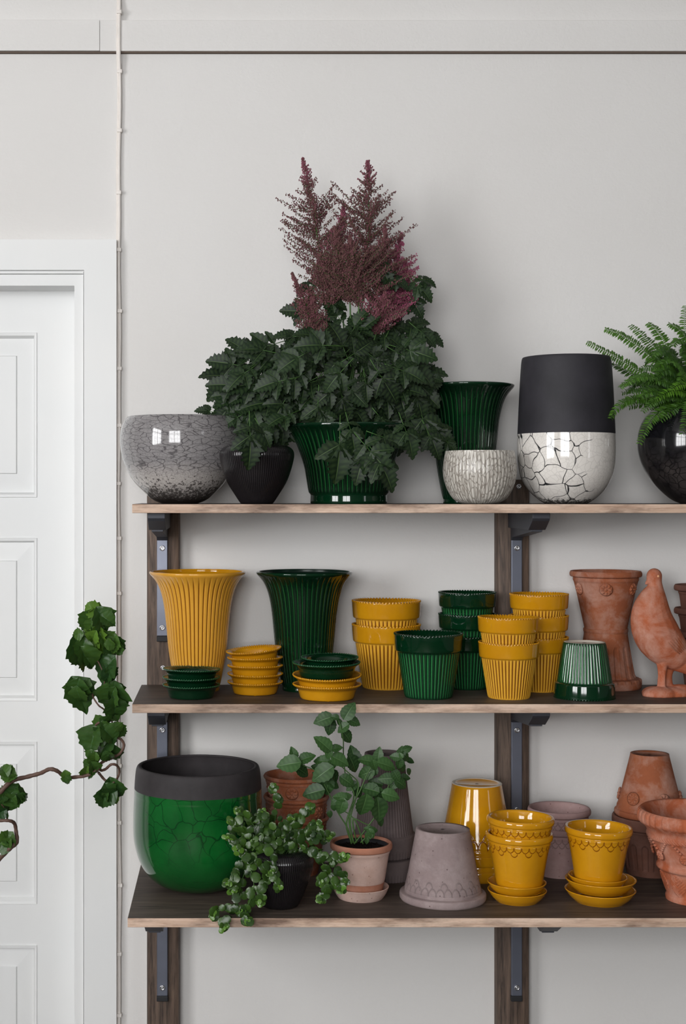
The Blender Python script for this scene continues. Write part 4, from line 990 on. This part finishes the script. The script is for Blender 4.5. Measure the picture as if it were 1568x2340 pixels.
# --- mint
MY = Yp; me_ = empty('mint_plant', (pX(825.5, MY), MY, S3 + .06), 'leafy green mint plant in the pale pink pot', 'potted plant')
def uz(u, v): return (560 + u / 3.409, 1600 + v / 3.409)
ml = MB(); ms = MB()
mint = [(810, 85, -60, 150, .35, .0), (610, 150, 165, 150, .25, 0), (850, 165, 20, 110, .35, 0), (760, 215, 150, 110, .4, 0), (800, 285, 50, 120, .2, .01), (700, 130, 200, 70, .2, 0), (660, 210, 110, 130, .0, .02), (735, 165, 250, 60, .3, 0),
        (615, 335, 230, 160, .65, -.02), (715, 370, -20, 90, .6, -.02), (650, 420, 120, 90, .6, -.02), (745, 465, 20, 150, .75, -.03), (600, 470, 190, 130, .4, 0), (670, 515, 100, 100, .5, -.02), (600, 570, 150, 190, .4, -.02),
        (380, 415, 260, 100, .5, 0), (480, 445, -30, 130, .45, 0), (340, 495, 175, 180, .55, -.02), (455, 555, 30, 130, .15, .02), (640, 670, 100, 150, .3, 0), (530, 715, 170, 170, .15, 0), (700, 600, 60, 120, .1, .02),
        (850, 430, 260, 150, .1, .03), (850, 500, 60, 150, .15, .02), (800, 630, 30, 130, .4, -.01), (830, 670, 150, 100, .35, 0), (950, 465, 200, 130, .5, 0), (1040, 425, 275, 110, .5, 0), (1010, 510, 70, 90, .5, -.01), (1110, 500, 10, 150, .65, -.02),
        (940, 570, 160, 140, .35, .01), (1000, 560, 120, 90, .25, .02), (1215, 410, 280, 100, .4, .02), (1265, 380, -20, 80, .3, .02), (1170, 440, 190, 90, .4, 0), (1250, 440, 40, 100, .35, .01), (1205, 500, 100, 90, .35, 0), (1290, 470, 10, 70, .1, .02),
        (1215, 430, 240, 50, .7, -.02), (1100, 610, 180, 120, .3, 0), (1180, 590, 60, 100, .3, 0), (1220, 650, 30, 120, .3, 0), (1250, 600, 0, 80, .25, .02), (1160, 660, 140, 90, .3, 0), (1140, 740, 10, 140, .75, -.03), (970, 690, 200, 150, .25, 0), (1040, 740, 80, 130, .2, 0),
        (930, 830, 100, 190, .4, -.04), (1050, 860, 80, 190, .4, -.03), (740, 750, 195, 110, .5, -.02), (790, 750, -20, 90, .5, -.02), (750, 830, 110, 130, .5, -.03), (700, 790, 150, 80, .4, 0), (690, 840, 90, 60, .4, 0), (660, 890, 90, 60, .3, 0),
        (960, 1000, 200, 70, .5, -.02), (1000, 1010, -10, 80, .5, -.02), (960, 1060, 120, 80, .5, -.03), (985, 1040, 60, 80, .55, -.03), (950, 1100, 90, 50, .4, -.03), (1060, 950, 60, 80, .2, 0), (880, 720, 60, 100, .1, .02), (1020, 640, 200, 110, .15, .02),
        (560, 520, 200, 90, .15, .02), (580, 600, 230, 120, .2, .01), (1230, 530, 60, 80, .3, .01), (1280, 560, 60, 60, .2, .02), (640, 610, 40, 130, .25, .0), (700, 660, 20, 90, .2, .01)]
for (u, v, a, L, tn, dy) in mint:
    dy -= .05 * max(0, min(1, (420 - v) / 160)) if 580 < u < 880 else 0; px, py = uz(u, v); L = L / 3.409 * 1.12; a = math.radians(a); d = pdir(a, random.uniform(-.25, .15)).normalized(); Y = MY + dy + random.uniform(-.01, .01)
    c = P3(px, py, Y) - d * L * .5 * Y / F
    leaf(ml, c, d, Vector((random.uniform(-.3, .3), -.9, random.uniform(.2, .8))), L * Y / F, L * .74 * Y / F, tn * .9, .22, .6, .1, n=12, crinkle=.008)
S0 = P3(*uz(830, 1110), MY)
for pts in ([(830, 1110), (790, 960), (850, 740), (790, 620), (768, 440), (765, 300), (740, 190), (715, 120)], [(840, 1110), (820, 930), (870, 740), (880, 640), (800, 560), (700, 470), (640, 400)], [(830, 1120), (800, 1000), (740, 900), (700, 830), (640, 700), (560, 560), (440, 500), (400, 450)],
            [(850, 1115), (810, 900), (900, 700), (960, 560), (1030, 470)], [(920, 1120), (870, 960), (800, 880), (700, 840)], [(850, 1120), (960, 980), (1050, 850), (1130, 640), (1200, 520), (1230, 420)], [(900, 1110), (960, 1050), (1000, 1000)], [(870, 1110), (840, 930), (930, 960), (980, 980)]):
    P = lerp_path([uz(*q) for q in pts], 5); ms = MB(); ms.tube([P3(x, y, MY + .004 - (.05 * max(0, min(1, (1723 - y) / 47)) if 730 < x < 820 else 0)) for x, y in P], [.0018 - .0009 * i / len(P) for i in range(len(P))], 6); ms.build('stem', M['stem'], me_, origin=tuple(me_.location))
ml.build('foliage', M['leaf_m'], me_, origin=tuple(me_.location))
s = Yp / F
b = MB(); zz = S3 + 4 * s; 
b.lathe([(50 * s, 30 * s), (59 * s, 108 * s), (61 * s, 117 * s), (59 * s, 117.5 * s), (57 * s, 106 * s)], 64)
o = b.build('nursery_pot', M['black_metal'], me_); o.location = Vector((pX(825.5, MY), MY, zz)) - me_.location; o['label'] = 'black plastic liner rim'
b = MB(); b.lathe([(57.5 * s, 108 * s), (40 * s, 110 * s), (20 * s, 109 * s), (.0005, 110 * s)], 48)
for i in range(220):
    a = random.uniform(0, 2 * PI); r_ = 55 * s * math.sqrt(random.random()); b.sph((r_ * math.cos(a), r_ * math.sin(a), 109.5 * s), random.uniform(.0008, .0022), 5, 4)
o = b.build('soil', M['soil'], me_); o.location = Vector((pX(825.5, MY), MY, zz)) - me_.location

# --- trailing round-leaved plant
QY = YB
qe = empty('trailing_plant', (pX(640, QY), QY, S3 + .1), 'trailing plant with small round shiny leaves spilling from the black vase', 'potted plant')
ql = MB(); qs = MB()
def w5(u, v): return (470 + u / 4.9, 1780 + v / 4.9)
trails = [([(760, 850), (600, 600), (450, 420), (370, 360)], 0), ([(760, 850), (780, 400), (790, 200), (760, 80)], .02), ([(740, 850), (560, 700), (400, 520), (290, 470)], -.01), ([(740, 850), (520, 760), (360, 700), (240, 660)], -.04),
          ([(740, 860), (560, 860), (480, 900), (340, 780)], -.05), ([(720, 860), (500, 900), (540, 1200), (460, 1440), (390, 1480)], -.085), ([(720, 860), (440, 930), (330, 1050), (380, 1150), (300, 1260)], -.075), ([(720, 880), (640, 900), (680, 1080), (640, 1260), (600, 1400)], -.085),
          ([(500, 1380), (300, 1180), (240, 1180)], -.085), ([(720, 870), (480, 980), (380, 1240), (330, 1440), (130, 1480), (90, 1530)], -.09), ([(330, 1440), (230, 1560), (210, 1670)], -.11), ([(400, 1400), (450, 1560), (480, 1590)], -.11), ([(850, 840), (900, 600), (960, 470), (980, 460)], .0),
          ([(880, 840), (1000, 600), (1080, 440), (1120, 340), (1180, 320)], .01), ([(900, 840), (1040, 650), (1200, 560), (1260, 500)], .0), ([(920, 840), (1100, 700), (1250, 620), (1400, 650)], -.01), ([(940, 850), (1150, 790), (1300, 840), (1500, 880), (1560, 860)], -.04),
          ([(940, 850), (1180, 820), (1320, 960), (1340, 1080), (1300, 1150)], -.06), ([(1320, 960), (1400, 1150), (1340, 1280), (1280, 1360)], -.075), ([(1340, 900), (1460, 1000), (1560, 1130)], -.05), ([(820, 850), (700, 620), (660, 450), (640, 380)], .0), ([(800, 850), (720, 760), (760, 880), (780, 1080), (810, 1210)], -.085),
          ([(860, 840), (860, 700), (840, 600)], -.03), ([(700, 860), (620, 760), (560, 700)], -.06), ([(1340, 1200), (1420, 1160), (1540, 1240)], -.06), ([(700, 850), (560, 900), (660, 980), (720, 1040)], -.09)]
def rleaf(u, v, Y, rad, tn):
    px, py = w5(u, v); Rr = rad / 4.9 * Y / F; d = Vector((random.uniform(-1, 1), random.uniform(-.4, .2), random.uniform(-1, .3))).normalized(); c = P3(px, py, Y) - d * Rr
    leaf(ql, c, d, Vector((random.uniform(-.4, .4), -.9, random.uniform(-.05, .6))), 2.2 * Rr, 2.2 * Rr, tn, .06, .35, 0, rnd=True, n=7)
for pts, dy in trails:
    Pp = lerp_path(pts, 8); n = len(Pp)
    qs = MB(); qs.tube([P3(*w5(*q), QY + dy * min(1, i / n * 1.8)) for i, q in enumerate(Pp)], .0008, 5); qs.build('stem', M['stem'], qe, origin=tuple(qe.location))
    for i, (u, v) in enumerate(Pp):
        if i < 3: continue
        tip = i > n - 4; Y = QY + dy * min(1, i / n * 1.8)
        if not tip and i % 3 == 0: continue
        for k in range(3 if tip else 1):
            rr = random.uniform(24, 34) if tip else random.uniform(32, 54); tn = random.choice([.2, .3, .75]) if tip else random.uniform(.05, .3)
            rleaf(u + random.uniform(-38, 38), v + random.uniform(-34, 34), Y - .004 + random.uniform(-.008, .008), rr, tn)
        if tip and i == n - 1:
            for k in range(2): rleaf(u + random.uniform(-10, 10), v + random.uniform(-10, 10), Y - .01, 16, .9)
pol = [(280, 480), (420, 440), (700, 360), (900, 480), (1050, 500), (1300, 560), (1380, 700), (1200, 820), (900, 800), (760, 860), (600, 900), (420, 880), (300, 800)]
c_ = 0
while c_ < 120:
    u = random.uniform(270, 1400); v = random.uniform(360, 900)
    if inpoly(u, v, pol): rleaf(u, v, QY - random.uniform(-.04, .06), random.uniform(28, 46), random.uniform(0, .3)); c_ += 1
ql.build('foliage', M['leaf_p'], qe, origin=tuple(qe.location))

# --- twisted hazel branch at the left
HY = 2.9
he = empty('hazel_plant', (pX(-120, HY), HY, 0), 'twisted bare brown branch with crumpled dark green leaves in front of the door', 'potted plant')
hb = MB(); hl = MB()
def w4(u, v): return (u / 3.773, 1360 + v / 3.773)
def wob(P, a=1.5): return [(x + random.uniform(-a, a) * .4, y + random.uniform(-a, a) * .4) for x, y in P]
br = [([(-560, 2600), (-300, 2250), (-80, 1820), (20, 1680), (110, 1600), (240, 1565), (350, 1535), (430, 1500), (500, 1520), (560, 1570), (640, 1570), (760, 1550), (850, 1500), (870, 1450), (940, 1410), (1030, 1370), (1068, 1300), (1050, 1250), (1010, 1220), (940, 1130), (870, 1095), (820, 1130), (820, 1190)], 22, 9),
      ([(855, 1480), (870, 1510), (910, 1500), (960, 1460), (1010, 1470), (1030, 1520), (1010, 1580), (975, 1620)], 13, 9), ([(850, 1530), (900, 1590), (945, 1620)], 12, 10), ([(1010, 1220), (960, 1080), (900, 990), (850, 950), (800, 870), (820, 830), (890, 790), (900, 700), (850, 580), (820, 540), (820, 300), (800, 160)], 8, 5),
      ([(-560, 2900), (-200, 2500), (0, 2270), (90, 2180), (145, 2130), (140, 2050), (125, 1970), (80, 1945), (0, 1945), (-120, 1960)], 22, 13), ([(60, 1945), (60, 1890), (40, 1840), (-30, 1750)], 9, 6)]
for pts, r0, r1 in br:
    Pp = lerp_path([w4(*q) for q in pts], 6); n = len(Pp)
    hb = MB(); hb.tube([P3(x, y, HY + .01 * math.sin(i * .25)) for i, (x, y) in enumerate(Pp)], [(r0 + (r1 - r0) * i / n) / 3.773 * HY / F * (1 + .08 * math.sin(i * 1.9)) for i in range(n)], 8, tone=.3); hb.build('branch', M['bark'], he, origin=tuple(he.location))
xb = pX(-120, HY); hb = MB()
hb.tube(curve((xb, HY, .02), (xb - .03, HY, .3), P3(*w4(-560, 2700), HY), 14), [.014 - .008 * i / 14 for i in range(15)], 8, tone=.2)
hz = [(790, 120, 200, 150, .8), (850, 110, 10, 90, .7), (900, 220, 60, 230, .15), (760, 240, 120, 210, .3), (830, 390, 80, 260, .85), (790, 400, 120, 210, .9), (700, 500, 70, 290, .15), (760, 560, 60, 230, .2), (660, 340, 170, 110, .3), (930, 400, 40, 170, .3), (990, 450, 60, 200, .15), (960, 430, 110, 180, .4), (870, 320, 30, 170, .15),
      (890, 650, 130, 280, .1), (950, 690, 60, 170, .05), (700, 860, 60, 300, .12), (660, 840, 100, 230, .12), (720, 770, 190, 130, .25), (960, 920, 100, 320, .12), (990, 840, 70, 180, .1), (1000, 1000, 80, 220, .15), (800, 830, 60, 60, .0), (990, 790, -50, 90, .35),
      (850, 1120, 160, 160, .25), (790, 1250, 110, 240, .2), (880, 1260, 150, 250, .15), (950, 1200, 40, 180, .15), (1030, 1170, 60, 150, .25), (770, 1400, 120, 130, .3), (820, 1420, 60, 140, .3), (960, 1390, 80, 200, .1), (760, 1500, 160, 180, .15), (740, 1540, 100, 120, .6), (820, 1500, 60, 130, .25), (930, 1100, 30, 140, .15),
      (970, 1700, 80, 230, .12), (900, 1760, 100, 180, .1), (930, 1730, 150, 160, .1), (1000, 1770, 60, 70, .6), (570, 1560, 80, 90, .5), (560, 1610, 100, 90, .2), (590, 1580, 30, 60, .3), (60, 1540, 200, 150, .35), (120, 1590, 60, 90, .35), (130, 1720, 330, 230, .1), (70, 1780, 100, 220, .15), (60, 1820, 60, 180, .1), (150, 1760, 80, 170, .12),
      (30, 1500, 240, 130, .3), (60, 2130, 120, 170, .3), (60, 2090, 320, 130, .4), (20, 2170, 200, 130, .2), (0, 1880, 150, 120, .0), (60, 1900, 100, 60, .1), (20, 1740, 170, 150, .15)]
hz += [(u + random.uniform(-35, 35), v + random.uniform(-35, 35), a + random.uniform(-40, 40), L * .62, tn + .05) for (u, v, a, L, tn) in hz if L > 130]
for (u, v, a, L, tn) in hz:
    px, py = w4(u, v); L = L / 3.773 * 1.22; a = math.radians(a); d = pdir(a, random.uniform(-.2, .2)).normalized(); Y = HY - .008 + random.uniform(-.012, .012); c = P3(px, py, Y) - d * L * .5 * Y / F
    leaf(hl, c, d, Vector((random.uniform(-.4, .4), -.9, random.uniform(-.1, .7))), L * Y / F, L * .88 * Y / F, tn, random.uniform(.1, .8), random.uniform(.5, 1.5), .14, n=14, crinkle=.045, lobe=.12, pw=1.15)
hb.build('trunk', M['bark'], he, origin=tuple(he.location)); hl.build('foliage', M['leaf_h'], he, origin=tuple(he.location))
b = MB(); b.lathe([(.0005, 0), (.11, 0), (.14, .1), (.16, .26), (.165, .3), (.155, .3), (.14, .24), (.0005, .24)], 48)
o = b.build('planter', M['mauve_d'], he); o.location = (0, 0, 0)
